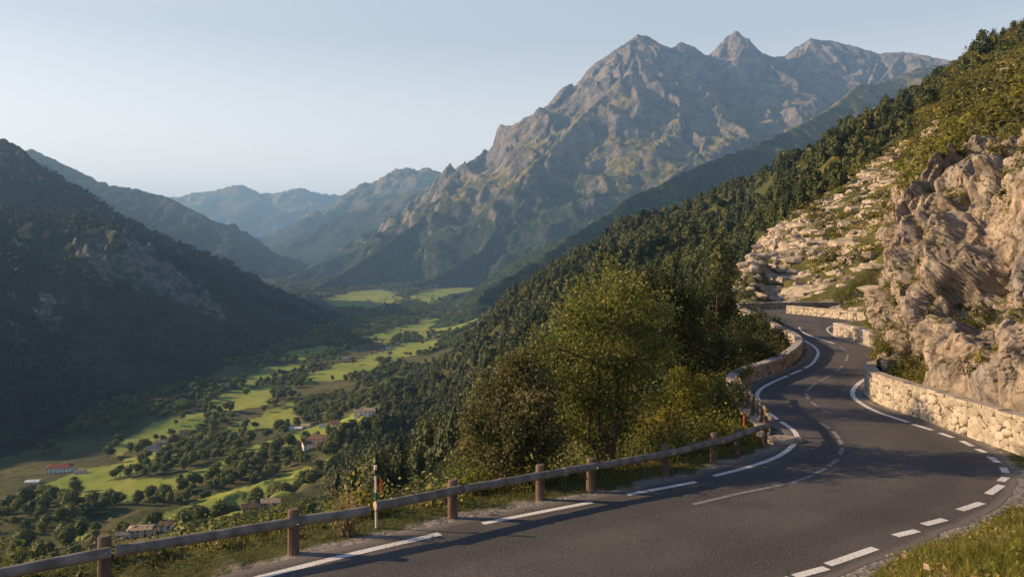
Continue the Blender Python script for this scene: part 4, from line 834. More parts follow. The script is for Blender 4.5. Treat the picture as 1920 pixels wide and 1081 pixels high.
def house(px, py, w, l, h, rh, rot, wall, roof, label, hip=0, chim=True, storeys=2, wing=None, detail=True):
    x, y = ground_at(px, py); z = float(L.at(x, y)) - .3
    r = empty('house', (x, y, z), R(rot), label=label, category='house', group='houses in the valley')
    mb = MB(); mb.box((0, 0, h / 2 - 1), (l, w, h + 2))
    g = MB()
    if not hip: mb.add([(-l / 2, -w / 2, h), (-l / 2, w / 2, h), (-l / 2, 0, h + rh), (l / 2, -w / 2, h), (l / 2, w / 2, h), (l / 2, 0, h + rh)], (), [[0, 2, 1], [3, 4, 5]])
    if wing: mb.box((wing[0], wing[1], wing[4] / 2 - 1), (wing[2], wing[3], wing[4] + 2))
    mb.build('wall', WALLS[wall], r)
    o = .55; t = .22
    def roofslab(cx, cy_, l, w, h, rh, hip):
        e = l / 2 + o; b = w / 2 + o; k = rh * o / (w / 2); q = hip * w / 2
        for s in (0, t): pass
        V = [(-e, -b, h - k), (e, -b, h - k), (e - q, 0, h + rh), (-e + q, 0, h + rh), (e, b, h - k), (-e, b, h - k)]
        V = [(a + cx, c + cy_, d + .03) for a, c, d in V]; V2 = [(a, c, d + t) for a, c, d in V]
        g.add(V + V2, [[6, 7, 8, 9], [8, 10, 11, 9], [0, 3, 2, 1], [2, 3, 5, 4], [0, 1, 7, 6], [4, 5, 11, 10]], [[7, 10, 8], [11, 6, 9], [1, 2, 4], [5, 3, 0]] if hip else [[1, 4, 10], [5, 0, 6]])
        if not hip: g.add([V[1], V[2], V2[2], V2[1], V[4], V2[4], V[0], V[3], V2[3], V2[0], V[5], V2[5]], [[0, 1, 2, 3], [1, 4, 5, 2], [6, 9, 8, 7], [7, 8, 11, 10]])
    roofslab(0, 0, l, w, h, rh, hip)
    if wing: roofslab(wing[0], wing[1], wing[2], wing[3], wing[4], wing[5], 1)
    rf = g.build('roof', ROOFS[roof], r)
    if chim:
        c = MB(); c.box((l * .22, w * .1, h + rh * .9 + .3), (.8, .8, 1.8)); c.box((l * .22, w * .1, h + rh * .9 + 1.28), (1, 1, .16)); c.build('chimney', WALLS[wall], rf)
    if detail:
        n = max(2, int(l / 3.4))
        for s in (-1, 1):
            for f in range(storeys):
                for k in range(n):
                    xx = -l / 2 + l * (k + .5) / n; zz_ = h * (f + .55) / storeys
                    if s < 0 and f == 0 and k == n // 2:
                        b = MB(); b.box((xx, s * (w / 2 + .02), 1.05), (1.1, .12, 2.1)); b.build('door', M_DOOR, r); continue
                    b = MB(); b.box((xx, s * (w / 2 + .01), zz_), (1.0, .10, 1.25)); b.build('window', M_PANE, r)
        for f in range(storeys):
            for s in (-1, 1):
                b = MB(); b.box((s * (l / 2 + .01), 0, h * (f + .55) / storeys), (.10, 1.0, 1.25)); b.build('window', M_PANE, r)
    r.scale = (.64, .64, .64); HOUSE_SPOTS.append((x, y, max(w, l) * .45 + 3)); return r
HOUSE_SPOTS = []
house(112, 886, 11, 23, 6.5, 2.6, 14, 'white', 'red', 'long white house with a red hipped roof at the far left valley edge', hip=.9)
house(150, 888, 6, 10, 3, 1, 14, 'white', 'grey', 'low grey roofed annexe beside the long red roofed house', chim=False, storeys=1)
house(62, 908, 8, 12, 3, .8, 8, 'white', 'white', 'flat pale shed below the long red roofed house', chim=False, storeys=1)
house(602, 836, 13, 25, 7, 3.4, -12, 'cream', 'brown', 'large farmhouse with a broad brown roof and a wing beside the diagonal meadow', hip=.7, wing=(5, -8, 8, 9, 6, 2.2))
house(576, 842, 7, 9, 6.5, 2.4, 30, 'white', 'brown', 'narrow white gabled house against the brown roofed farmhouse')
house(556, 806, 8, 16, 3.4, 1.4, -8, 'white', 'white', 'long low white roofed barn above the diagonal meadow', chim=False, storeys=1)
house(574, 803, 8, 11, 4, 2.2, -8, 'white', 'tan', 'small white house with a tan roof behind the white roofed barn')
house(607, 802, 7, 10, 3.2, 1.4, -5, 'white', 'grey', 'grey roofed cottage between the white barn and the lone cream cottage', storeys=1)
house(630, 802, 7, 8, 5, 2, 5, 'cream', 'brown', 'cream cottage at the right end of the row above the diagonal meadow')
house(672, 782, 7, 9, 5, 2, 10, 'white', 'tan', 'white cottage at the foot of the conifer slope', )
house(694, 776, 8, 12, 5, 2.2, 0, 'white', 'tan', 'white farmhouse with tan roof closest to the conifer slope')
house(286, 846, 8, 13, 5, 2.2, 20, 'white', 'grey', 'white house with slate roof at the left end of the hedge hamlet')
house(303, 836, 8, 11, 5, 2.2, 5, 'cream', 'grey', 'cream house with slate roof in the middle of the hedge hamlet')
house(325, 825, 7, 10, 5, 2, -10, 'white', 'tan', 'white house with tan roof in the hedge hamlet')
house(345, 816, 7, 9, 5, 2, 15, 'cream', 'brown', 'brown roofed cottage at the right end of the hedge hamlet')
house(268, 1003, 9, 15, 4.2, 1.2, 14, 'cream', 'tan', 'wide cream house with a low tan roof just above the guard rail', hip=.6)
house(312, 996, 6, 7, 4.2, 1.6, 10, 'white', 'brown', 'small white house with a brown roof beside the wide cream house')
house(232, 1008, 5, 9, 2.6, .8, 14, 'white', 'grey', 'low grey roofed garage left of the wide cream house', chim=False, storeys=1)
house(470, 962, 6, 9, 3.8, 1.5, 22, 'stone', 'brown', 'stone barn with a brown roof above the rail near the second post', storeys=1)
house(508, 955, 6, 10, 4, 1.6, 8, 'cream', 'tan', 'cream cottage with tan roof in the trees over the second post')
house(700, 664, 10, 16, 6, 2.6, -10, 'cream', 'red', 'red roofed farmhouse on the upper meadow')
house(728, 655, 9, 13, 6, 2.4, 5, 'white', 'grey', 'slate roofed white house uphill from the red roofed farmhouse')
house(745, 648, 9, 12, 6, 2.4, -15, 'stone', 'grey', 'grey stone house at the top of the upper hamlet')
house(648, 676, 9, 14, 5, 2.2, 0, 'white', 'grey', 'white house at the crest of the long upper meadow')
house(422, 727, 9, 13, 5, 2.4, 12, 'white', 'tan', 'white house with tan roof at the shadow edge behind the round meadow')
house(385, 738, 8, 10, 5, 2, -8, 'white', 'brown', 'brown roofed white house among trees at the shadow edge')
house(802, 600, 11, 16, 6, 2.4, 0, 'cream', 'brown', 'brown roofed farm at the top edge of the highest meadow')
house(818, 634, 9, 13, 6, 2.4, 10, 'stone', 'brown', 'stone farm below the highest meadow')
house(560, 600, 12, 42, 6, 2.2, 0, 'white', 'white', 'long white building in the shade of the left hill', detail=False, chim=False)
house(592, 603, 12, 20, 6, 2.2, 12, 'white', 'grey', 'grey roofed building right of the long shaded white one', detail=False, chim=False)
for k, (a, b, rf, lb) in enumerate([(640, 566, 'tan', 'tan roofed farm on the left of the far sunlit fields'), (668, 570, 'red', 'red roofed farm in the middle of the far sunlit fields'), (690, 566, 'white', 'pale roofed barn in the far sunlit fields'), (712, 572, 'brown', 'brown roofed farm on the lower edge of the far sunlit fields'), (735, 558, 'tan', 'tan roofed farm on the right of the far sunlit fields')]):
    house(a, b, 12, 22, 7, 3, 17 * k, 'cream', rf, lb, detail=False, chim=False)
# ------------------------------------------------------------------ plants
def leaf_mat(name, cols, trans=.3, dark=1.0, hue_attr=True):
    """leaf colours vary from leaf to leaf and from plant to plant"""
    m = NT(name); g = m.n('ShaderNodeNewGeometry').outputs['Random Per Island']; at = m.attr('tint'); oi = m.n('ShaderNodeObjectInfo').outputs['Random']
    t = m.math('ADD', m.math('MULTIPLY', m.ss(at, 0, .001), at), m.math('MULTIPLY', m.math('SUBTRACT', 1, m.ss(at, 0, .001)), oi))
    v = m.math('ADD', m.math('MULTIPLY', t, .6), m.math('MULTIPLY', g, .4))
    n = len(cols); c = m.ramp(v, [((k + .5) / n, tuple(q * dark for q in cols[k])) for k in range(n)])
    return m.leaf(c, trans)
M_CONIF = leaf_mat('conifer_needles', [(.022, .035, .010), (.038, .053, .014), (.066, .077, .020), (.118, .11, .030)], .18)
M_BROAD = leaf_mat('broadleaf_foliage', [(.044, .070, .014), (.076, .106, .021), (.118, .142, .029), (.19, .175, .040)], .38)
M_BARK = mat_wood('bark', (.055, .042, .032), (.11, .085, .065)); 
def quads(c, n, size, rg, aspect=1.0, fold=0, seedn=None):
    """leaf clumps: one small quad per centre with the given normals"""
    c = np.asarray(c, float); n = np.asarray(n, float); n = n / (np.linalg.norm(n, axis=1)[:, None] + 1e-9)
    r = rg.normal(size=c.shape); a = np.cross(n, r); a /= np.linalg.norm(a, axis=1)[:, None] + 1e-9; b = np.cross(n, a)
    s = np.broadcast_to(np.asarray(size, float), (len(c),))[:, None]
    V = np.stack([c - a * s * .5 * aspect, c - b * s * .30 + n * s * .06, c + a * s * .5 * aspect, c + b * s * .30 + n * s * .06], 1)
    return V.reshape(-1, 3), np.arange(len(c) * 4).reshape(-1, 4)
def conifer_mesh(name, nq, seed, width=.25, round_=.6):
    rg = np.random.default_rng(seed); t = rg.random(nq) ** .75; z = .06 + .93 * (1 - t) ** 1.0; z = 1 - (1 - z)
    lay = .5 + .5 * np.sin(z * 2 * math.pi * 9 + rg.uniform(0, 6)); prof = np.clip((1 - z), 0, 1) ** round_ * (.45 + .55 * sstep(0, .22, z)) * (.82 + .18 * lay)
    th = rg.uniform(0, 2 * math.pi, nq); lob = 1 + .22 * np.sin(th * 3 + z * 9 + seed) + rg.normal(0, .12, nq); r = width * prof * lob * np.sqrt(rg.uniform(.45, 1.05, nq))
    c = np.stack([r * np.cos(th), r * np.sin(th), z - .25 * r + rg.normal(0, .008, nq)], 1)
    n = np.stack([np.cos(th), np.sin(th), np.full(nq, .75)], 1) + rg.normal(0, .5, (nq, 3))
    V, Q = quads(c, n, (.030 + .075 * (1 - z)) * (900 / nq) ** .4 * rg.uniform(.8, 1.5, nq), rg, 1.25)
    mb = MB(); mb.tube([(0, 0, -.12), (0, 0, .3), (.004, 0, .9)], [.018, .013, .003], 5, False)
    mb.tube([(0, 0, .08), (0, 0, .3), (0, 0, .6), (0, 0, .93)], [width * .38, width * .5, width * .34, .01], 6, False, .2, seed)
    return V, Q, np.concatenate(mb.V), np.concatenate(mb.Q)
def broad_mesh(name, nq, seed, width=.46, lobes=7):
    rg = np.random.default_rng(seed); L_ = []
    for k in range(lobes):
        a = rg.uniform(0, 2 * math.pi); q = rg.uniform(.25, 1) if k else 0; zc = rg.uniform(.38, .76) if k else .62
        L_.append((q * width * .58 * math.cos(a) * (1.25 - zc), q * width * .58 * math.sin(a) * (1.25 - zc), zc, rg.uniform(.17, .27) if k else .31))
    C = []; N_ = []; per = nq // lobes
    for (cx, cy_, cz, r) in L_:
        d = rg.normal(size=(per, 3)); d /= np.linalg.norm(d, axis=1)[:, None]; d[:, 2] = np.where(d[:, 2] < -.5, -d[:, 2], d[:, 2])
        rr = r * rg.uniform(.72, 1.06, per)[:, None]; C.append(np.array([cx, cy_, cz]) + d * rr * [1.05, 1.05, .95]); N_.append(d + rg.normal(0, .45, (per, 3)))
    C = np.vstack(C); N_ = np.vstack(N_); C[:, 2] = np.clip(C[:, 2], .10, 1.02)
    V, Q = quads(C, N_, .105 * (420 / nq) ** .42 * rg.uniform(.7, 1.4, len(C)), rg, 1.1)
    mb = MB(); mb.tube([(0, 0, -.1), (.01, 0, .3), (0, .01, .6)], [.028, .02, .01], 5, False)
    for (cx, cy_, cz, r) in L_: mb.tube([(cx, cy_, cz - r * .72), (cx, cy_, cz - r * .3), (cx, cy_, cz + r * .3), (cx, cy_, cz + r * .72)], [r * .25, r * .68, r * .68, r * .25], 6, True, .15, seed)
    return V, Q, np.concatenate(mb.V), np.concatenate(mb.Q), (np.concatenate(mb.T) if mb.T else np.zeros((0, 3), int))
def pack(name, g, mats):
    V, Q, V2, Q2 = g[:4]; T2 = g[4] if len(g) > 4 else np.zeros((0, 3), int); k = len(V)
    Fs = [Q, Q2 + k] + ([T2 + k] if len(T2) else [])
    nf = len(Q) + len(Q2) + len(T2); mi = np.zeros(nf, int); 
    return mesh(name, np.vstack([V, V2]), Fs, mats, False, None, mi)
def merged(name, variants, X, Y, Z, S, WID, mats, label=None, rg=None, **props):
    """many plants of one kind as one mass"""
    rg = rg or np.random.default_rng(1); VV = []; QQ = []; TT = []; TI = []; base = 0; pick = rg.integers(0, len(variants), len(X))
    for vi, g in enumerate(variants):
        idx = np.nonzero(pick == vi)[0]
        if not len(idx): continue
        V = np.vstack([g[0], g[2]]); Qs = np.vstack([g[1], g[3] + len(g[0])]); Ts = (g[4] + len(g[0])) if len(g) > 4 else np.zeros((0, 3), int)
        a = rg.uniform(0, 2 * math.pi, len(idx)); c, s = np.cos(a)[:, None], np.sin(a)[:, None]
        P = np.empty((len(idx), len(V), 3)); P[..., 0] = (V[:, 0] * c - V[:, 1] * s) * WID[idx][:, None] + X[idx][:, None]; P[..., 1] = (V[:, 0] * s + V[:, 1] * c) * WID[idx][:, None] + Y[idx][:, None]
        P[..., 2] = V[:, 2] * S[idx][:, None] + Z[idx][:, None]
        off = base + np.arange(len(idx)) * len(V)
        VV.append(P.reshape(-1, 3)); QQ.append((Qs[None] + off[:, None, None]).reshape(-1, 4)); TT.append((Ts[None] + off[:, None, None]).reshape(-1, 3) if len(Ts) else np.zeros((0, 3), int))
        TI.append(np.repeat(rg.uniform(.02, 1, len(idx)), len(V))); base += len(idx) * len(V)
    Fs = [np.vstack(QQ)]; t = np.vstack(TT)
    if len(t): Fs.append(t)
    o = link(name, mesh(name, np.vstack(VV), Fs, mats, False, {'tint': np.concatenate(TI)}), kind='stuff', **props)
    return o
def jgrid(x0, x1, y0, y1, step, rg, jit=.48):
    a = np.arange(x0, x1, step); b = np.arange(y0, y1, step); X, Y = np.meshgrid(a, b); X = X + rg.uniform(-jit, jit, X.shape) * step; Y = Y + rg.uniform(-jit, jit, Y.shape) * step
    return X.ravel(), Y.ravel()
rg = np.random.default_rng(99)
# --- conifers of the mountainside
def gradz(x, y, e=6): return L.at(x + e, y) - L.at(x - e, y), L.at(x, y + e) - L.at(x, y - e)
cx_, cy2 = jgrid(-190, 430, 118, 790, 4.6, rg)
zz = L.at(cx_, cy2); px_ = CX + cx_ / cy2 * F; py_ = HY - zz / cy2 * F
inslab = L.at(cx_, cy2, slab); infield = L.at(cx_, cy2, field)
ok = (zz > -122 + 14 * gn2(cx_ / 50, cy2 / 50, 5)) & (infield < .15) & (px_ > 620) & (px_ < 2250)
ok &= (inslab < .25) | ((inslab < .9) & (rg.random(len(cx_)) < .05)) 
# clearings on the upper right slope, thinner wood there
up_right = (px_ > 1640) & (cy2 < 330)
ok &= ~(up_right & (rg.random(len(cx_)) < .45 + .5 * sstep(260, 150, cy2)))
ok &= ~((cy2 < 150) & (px_ > 1395)); ok &= (gn2(cx_ / 45, cy2 / 45, 66) > -.62)
cx_, cy2, zz = cx_[ok], cy2[ok], zz[ok]
ch = (3.6 + 6.6 * rg.random(len(cx_)) ** 1.2) * (1 - .42 * sstep(1450, 1850, CX + cx_ / cy2 * F)) * (1 + .18 * gn2(cx_ / 60, cy2 / 60, 3)); vis = L.visible(cx_, cy2, zz + ch, 3) & (CX + cx_ / cy2 * F < 1990)
cx_, cy2, zz, ch = cx_[vis], cy2[vis], zz[vis], ch[vis]
print('conifers', len(cx_))
CON = [conifer_mesh('c', n, s, w, r_) for n, s, w, r_ in ((620, 1, .32, .42), (620, 2, .40, .34), (620, 3, .28, .55), (620, 4, .46, .28))]
CONL = [conifer_mesh('c', n, s, w, r_) for n, s, w, r_ in ((170, 11, .31, .5), (170, 12, .37, .42), (170, 13, .28, .6), (170, 14, .43, .34))]
app = ch / cy2 * (1 + .0 * cy2) * (HY - (zz + ch) / cy2 * F < 1081)
order = np.argsort(-app); one, rest = order[:300], order[300:]
CONL += [broad_mesh('c', 150, s_, w_, 4) for s_, w_ in ((51, .40), (52, .46), (53, .36))]
CME = [pack('conifer', g, [M_CONIF]) for g in CON]
def kindlabel(k, y, z, px): 
    return k
for q in one:
    o = link('conifer', CME[rg.integers(4)], None, (cx_[q], cy2[q], zz[q] - .3), rg.uniform(0, 6.28))
    w_ = ch[q] * rg.uniform(.85, 1.15); o.scale = (w_, w_, ch[q])
    if CX + cx_[q] / cy2[q] * F > 1560: o['label'] = 'dark conifer among the trees on the upper slope over the pale rock slabs'; o['group'] = 'conifers over the rock slope'
    else: o['label'] = 'dark conifer in the dense wood on the steep slope behind the roadside tree'; o['group'] = 'conifers on the wooded slope'
    o['category'] = 'conifer tree'
merged('conifer_forest', CONL, cx_[rest], cy2[rest], zz[rest] - .3, ch[rest], ch[rest] * rg.uniform(.85, 1.2, len(rest)), [M_CONIF], rg=rg, label='dark mixed conifer wood covering the steep mountainside', category='forest')
# --- broadleaf trees of the valley
bx_, by_ = jgrid(-460, 260, 60, 2700, 8.4, rg)
zz = L.at(bx_, by_); px_ = CX + bx_ / by_ * F; infield = L.at(bx_, by_, field); hh_ = HILL.at(bx_, by_)
dens = gn2(bx_ / 90, by_ / 130, 71) + .6 * gn2(bx_ / 32, by_ / 32, 72)
ok = (zz < -104 + 16 * gn2(bx_ / 50, by_ / 50, 5)) & (infield < .1) & (hh_ < zz + 2) & (px_ > -60) & (dens > -.20)
ok |= (infield >= .1) & (infield < .8) & (rg.random(len(bx_)) < .25) & (hh_ < zz)
ok |= (infield >= .8) & (rg.random(len(bx_)) < .015) & (hh_ < zz)
ok |= (px_ > -70) & (px_ < 660) & (by_ < 260) & (infield < .1) & (zz < -24) & (rg.random(len(bx_)) < .9)
ok &= (zz < -60) | (px_ < 660)
for (hx_, hy_, hr_) in HOUSE_SPOTS:
    ok &= np.hypot(bx_ - hx_, by_ - hy_) > hr_
    t_ = np.hypot(hx_, hy_); al = (bx_ * hx_ + by_ * hy_) / t_; ac = np.abs(bx_ * hy_ - by_ * hx_) / t_
    ok &= ~((ac < hr_ * .8) & (al < t_) & (al > t_ - hr_ * 1.0 - 16))
bx_, by_, zz = bx_[ok], by_[ok], zz[ok]
bh = rg.uniform(5, 10.5, len(bx_)) * (1 + .25 * gn2(bx_ / 40, by_ / 40, 9)); bh = np.where(by_ < 230, np.minimum(bh, 7.5), bh); tp_ = HY - (zz + bh) / by_ * F; pq = CX + bx_ / by_ * F
lim = 1022 - pq / 650 * 108; lim = np.where((pq > 215) & (pq < 345), np.maximum(lim, 1012), lim)
vis = L.visible(bx_, by_, zz + bh, 4) & ((by_ > 260) | (tp_ > lim)) & (CX + bx_ / by_ * F < 1000)
bx_, by_, zz, bh = bx_[vis], by_[vis], zz[vis], bh[vis]
print('broadleaf', len(bx_))
BRO = [broad_mesh('b', n, s, w) for n, s, w in ((420, 21, .46), (420, 22, .5), (420, 23, .42), (420, 24, .55))]
BROM = [broad_mesh('b', n, s, w, 4) for n, s, w in ((120, 31, .5), (120, 32, .56), (120, 33, .46))]
BROL = [broad_mesh('b', n, s, w, 2) for n, s, w in ((34, 41, .5), (34, 42, .6), (34, 43, .5))]
BME = [pack('broadleaf_tree', g, [M_BROAD]) for g in BRO]
app = bh / by_ * (HY - (zz + bh) / by_ * F < 1081); order = np.argsort(-app); one, rest = order[:300], order[300:]
for q in one:
    o = link('broadleaf_tree', BME[rg.integers(4)], None, (bx_[q], by_[q], zz[q] - .3), rg.uniform(0, 6.28)); w_ = bh[q] * rg.uniform(.9, 1.25); o.scale = (w_, w_, bh[q])
    o['label'] = 'round green broadleaf tree below the guard rail among the valley meadows'; o['group'] = 'broadleaf trees on the near valley floor'; o['category'] = 'broadleaf tree'
nr = rest[by_[rest] < 1000]; fr_ = rest[by_[rest] >= 1000]
merged('valley_woodland', BROM, bx_[nr], by_[nr], zz[nr] - .3, bh[nr], bh[nr] * rg.uniform(.9, 1.3, len(nr)), [M_BROAD], rg=rg, label='hedgerows and copses of green trees between the sunlit valley meadows', category='woodland')
merged('distant_woodland', BROL, bx_[fr_], by_[fr_], zz[fr_] - .3, bh[fr_], bh[fr_] * rg.uniform(1, 1.4, len(fr_)), [M_BROAD], rg=rg, label='far woods along the upper valley floor beyond the meadows', category='woodland')
fx_, fy_ = jgrid(-1100, 420, 2600, 4700, 21, rg); zf_ = L.at(fx_, fy_); ok = (L.at(fx_, fy_, field) < .3) & (gn2(fx_ / 110, fy_ / 240, 77) + .5 * gn2(fx_ / 45, fy_ / 90, 78) > .0) & (HILL.at(fx_, np.minimum(fy_, 3950)) < zf_ + 2)
fx_, fy_, zf_ = fx_[ok], fy_[ok], zf_[ok]; fh_ = rg.uniform(9, 17, len(fx_))
merged('distant_woodland', BROL, fx_, fy_, zf_ - .5, fh_, fh_ * 1.6, [M_BROAD], rg=rg, label='hedgerows between the far sunlit fields at the head of the valley', category='woodland')
# --- woods on the shaded hill
hx, hy = jgrid(-1250, -250, 480, 2150, 11.5, rg); hz2 = HILL.at(hx, hy); HILL.horizon()
px_ = CX + hx / hy * F
ok = (hz2 > L.at(hx, hy) + 1) & (px_ > -40) & (gn2(hx / 120, hy / 120, 81) + .5 * gn2(hx / 35, hy / 35, 82) > -.25) & HILL.visible(hx, hy, hz2 + 9, 3)
ok &= HILL.at(hx, hy, cragm) < .3
hx, hy, hz2 = hx[ok], hy[ok], hz2[ok]; hh2 = rg.uniform(6, 11, len(hx)); print('hill trees', len(hx))
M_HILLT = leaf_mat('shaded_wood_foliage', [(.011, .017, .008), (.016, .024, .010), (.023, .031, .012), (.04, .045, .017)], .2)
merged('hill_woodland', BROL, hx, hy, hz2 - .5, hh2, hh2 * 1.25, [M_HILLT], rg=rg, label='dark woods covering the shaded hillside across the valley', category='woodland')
# ------------------------------------------------------------------ roadside trees, bushes, grass
M_OLIVE = leaf_mat('olive_leaves', [(.044, .066, .015), (.080, .108, .022), (.135, .16, .034), (.23, .22, .058), (.46, .38, .16)], .45)
M_GREYGR = leaf_mat('grey_green_leaves', [(.045, .052, .017), (.080, .086, .028), (.13, .122, .045), (.25, .20, .095)], .4)
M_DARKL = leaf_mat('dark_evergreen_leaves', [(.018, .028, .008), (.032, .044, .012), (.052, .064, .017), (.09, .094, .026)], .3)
M_BRIGHT = leaf_mat('yellow_green_leaves', [(.075, .090, .015), (.13, .142, .022), (.22, .205, .033), (.34, .27, .055)], .45)
M_DRY = leaf_mat('dry_stalks', [(.16, .12, .06), (.26, .19, .10), (.38, .29, .17)], .3)
def gz(x, y): return float(L.at(x, y))
def leafy(name, label, cat, base, blobs, ncl, nlf, lsize, mat, stems=1, spread=.20, seed=0, trunk_r=.10, group=None, aspect=1.0, shell=.55):
    """a tree or bush: stems and limbs to each blob of the crown, twigs to leaf clusters, leaves round the twigs. blobs are (px, py, distance, radius px)"""
    rg = np.random.default_rng(seed); bx, by = base; b = np.array([bx, by, gz(bx, by) - .25])
    B = [(np.array(W(px, py, d)), r / F * d) for px, py, d, r in blobs]
    root = empty(name, tuple(b), label=label, category=cat)
    if group: root['group'] = group
    wood = MB(); C = []; N_ = []; S_ = []
    zt = np.array([q[0][2] for q in B]); top = B[int(np.argmax(zt))][0]; ctr = np.mean([q[0] for q in B], 0)
    trunks = []
    for k in range(stems):
        tgt = top if k == 0 else B[rg.integers(len(B))][0]; off = np.array([rg.normal() * .25, rg.normal() * .25, 0]) * (k > 0)
        m = b + off + (tgt - b) * .45 + np.array([(ctr[0] - b[0]) * .2, (ctr[1] - b[1]) * .2, 0]) + rg.normal(0, .06, 3) * np.linalg.norm(tgt - b) * .5
        t = catmull(np.array([b + off, b + off + (m - b - off) * .5 + rg.normal(0, .05, 3), m, (m + tgt) / 2 + rg.normal(0, .08, 3), tgt]), 5); rr = np.linspace(trunk_r * (1 if k == 0 else .7), trunk_r * .12, len(t)); wood.tube(t - b, rr, 7, False, .06, seed + k); trunks.append(t)
    TP = np.vstack(trunks)
    for (c, r) in B:
        lo = TP[TP[:, 2] < c[2] - .1 * r]; lo = lo if len(lo) else TP[:3]; s = lo[np.argmin(np.linalg.norm(lo - c, axis=1) + .6 * np.abs(lo[:, 2] - (c[2] - .9 * r)))]
        mid = (s + c) / 2 + rg.normal(0, .12, 3) * r + [0, 0, .12 * r]; lb = catmull(np.array([s, mid, c]), 4); wood.tube(lb - b, np.linspace(trunk_r * .26, trunk_r * .10, len(lb)), 5, False, 0)
        n = max(3, int(ncl * r * r / sum(q[1] ** 2 for q in B)))
        d = rg.normal(size=(n, 3)); d /= np.linalg.norm(d, axis=1)[:, None]; q = c + d * (r * (shell + (1.04 - shell) * rg.random(n) ** .6))[:, None] * [1, 1, .95]
        for k in range(n):
            s2 = lb[rg.integers(len(lb) // 2, len(lb))]; tw = np.array([s2, (s2 + q[k]) / 2 + rg.normal(0, .07, 3) * r, q[k]]); wood.tube(tw - b, [trunk_r * .10, trunk_r * .07, trunk_r * .03], 3, False)
            m_ = max(4, int(nlf * rg.uniform(.5, 1.5))); tt = rg.random(m_) ** .5
            pts = tw[1] + (tw[2] - tw[1]) * tt[:, None] * 1.12 + rg.normal(0, spread, (m_, 3)) * [1, 1, .8]
            C.append(pts); N_.append(rg.normal(size=(m_, 3)) + [0, 0, .45] + .5 * d[k]); S_.append(lsize * rg.uniform(.6, 1.35, m_))
    C = np.vstack(C); N_ = np.vstack(N_); S_ = np.concatenate(S_); V, Q = quads(C - b, N_, S_, rg, aspect)
    g_ = np.repeat(np.clip(.5 + .5 * gn3(*(C * .8).T, seed) + rg.normal(0, .12, len(C)), .02, 1), 4)
    wood.build('trunk', M_BARK, root, True)
    link('crown', mesh('crown', V, Q, mat, False, {'tint': g_}), root)
    return root
def bl(d, *q, dj=1.2, seed=0):
    rg = np.random.default_rng(seed); return [(a, b_, d + rg.uniform(-dj, dj), r) for a, b_, r in q]
# the tall yellowing tree behind the rail
leafy('deciduous_tree', 'tall olive green tree with yellowing leaf tips and bare trunk behind the guard rail', 'tree', (2.9, 24.6),
      bl(24.3, (1150, 508, 24), (1140, 545, 40), (1100, 560, 42), (1178, 550, 42), (1072, 600, 46), (1126, 605, 55), (1188, 610, 52), (1228, 580, 36), (1050, 660, 52), (1110, 675, 60), (1176, 680, 58), (1226, 655, 45), (1030, 725, 55), (1095, 745, 62), (1160, 755, 60), (1210, 730, 45), (1060, 800, 52), (1130, 820, 52), (1015, 640, 30), dj=1.3, seed=4), 620, 34, 0.115, M_OLIVE, 3, .19, 4, .13, shell=.35)
leafy('deciduous_tree', 'grey green feathery bushy tree left of the tall yellowing tree', 'tree', (-.1, 22.4),
      bl(22.3, (985, 700, 46), (945, 745, 48), (1000, 760, 50), (905, 790, 44), (960, 810, 52), (1020, 820, 44), (890, 845, 40), (935, 865, 44), (990, 870, 42), (960, 690, 26), dj=1.0, seed=5), 470, 42, .102, M_GREYGR, 4, .15, 5, .07)
leafy('deciduous_tree', 'slender tree added close behind the tall yellowing tree to shade the road', 'tree', (4.3, 32.0),  # added behind the main crown to cast shade on the bend
      bl(31.6, (1130, 590, 46), (1175, 575, 44), (1215, 600, 42), (1145, 655, 50), (1205, 665, 48), (1105, 700, 46), (1170, 730, 46), (1225, 720, 36), (1070, 640, 34), (1090, 760, 40)), 380, 42, .11, M_OLIVE, 2, .2, 19, .10)
leafy('deciduous_tree', 'dark green tree with broad crown in shade behind the tall yellowing tree', 'tree', (6.7, 37),
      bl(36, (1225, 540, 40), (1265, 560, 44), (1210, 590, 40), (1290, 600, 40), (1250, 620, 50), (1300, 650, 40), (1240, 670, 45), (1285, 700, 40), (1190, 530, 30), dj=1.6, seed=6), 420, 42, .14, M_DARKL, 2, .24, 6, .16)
leafy('deciduous_tree', 'dark dense tree beside the far end of the stone parapet', 'tree', (15.5, 60),
      bl(59, (1340, 560, 36), (1312, 590, 36), (1362, 590, 34), (1330, 625, 40), (1375, 625, 30), (1300, 560, 26), (1346, 530, 24), dj=1.6, seed=7), 330, 40, .17, M_DARKL, 2, .28, 7, .16)
leafy('deciduous_tree', 'leafy shade tree added mostly out of sight behind the tall yellowing tree', 'tree', (5.6, 43.5),  # mostly unseen tree, put in to throw shade across the road
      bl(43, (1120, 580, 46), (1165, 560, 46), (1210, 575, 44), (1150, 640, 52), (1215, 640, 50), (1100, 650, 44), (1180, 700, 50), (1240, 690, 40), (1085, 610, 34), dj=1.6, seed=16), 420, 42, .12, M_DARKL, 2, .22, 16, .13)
leafy('shrub', 'yellow green leafy shrub between the tall tree and the bend of the rail', 'shrub', (5.6, 29.6),
      bl(29.3, (1268, 730, 38), (1240, 770, 38), (1300, 765, 40), (1215, 815, 38), (1265, 815, 42), (1320, 815, 36), (1245, 855, 34), (1300, 850, 34), (1270, 700, 18), (1310, 720, 20), dj=.9, seed=8), 330, 40, .102, M_BRIGHT, 5, .13, 8, .05)
leafy('shrub', 'olive shrub close behind the red topped marker post', 'shrub', (7.6, 31.5),
      bl(31.2, (1350, 740, 32), (1385, 735, 22), (1335, 780, 34), (1372, 775, 26), (1360, 815, 26), (1325, 825, 28), (1384, 800, 16), dj=.7, seed=9), 250, 38, .10, M_OLIVE, 4, .13, 9, .05)
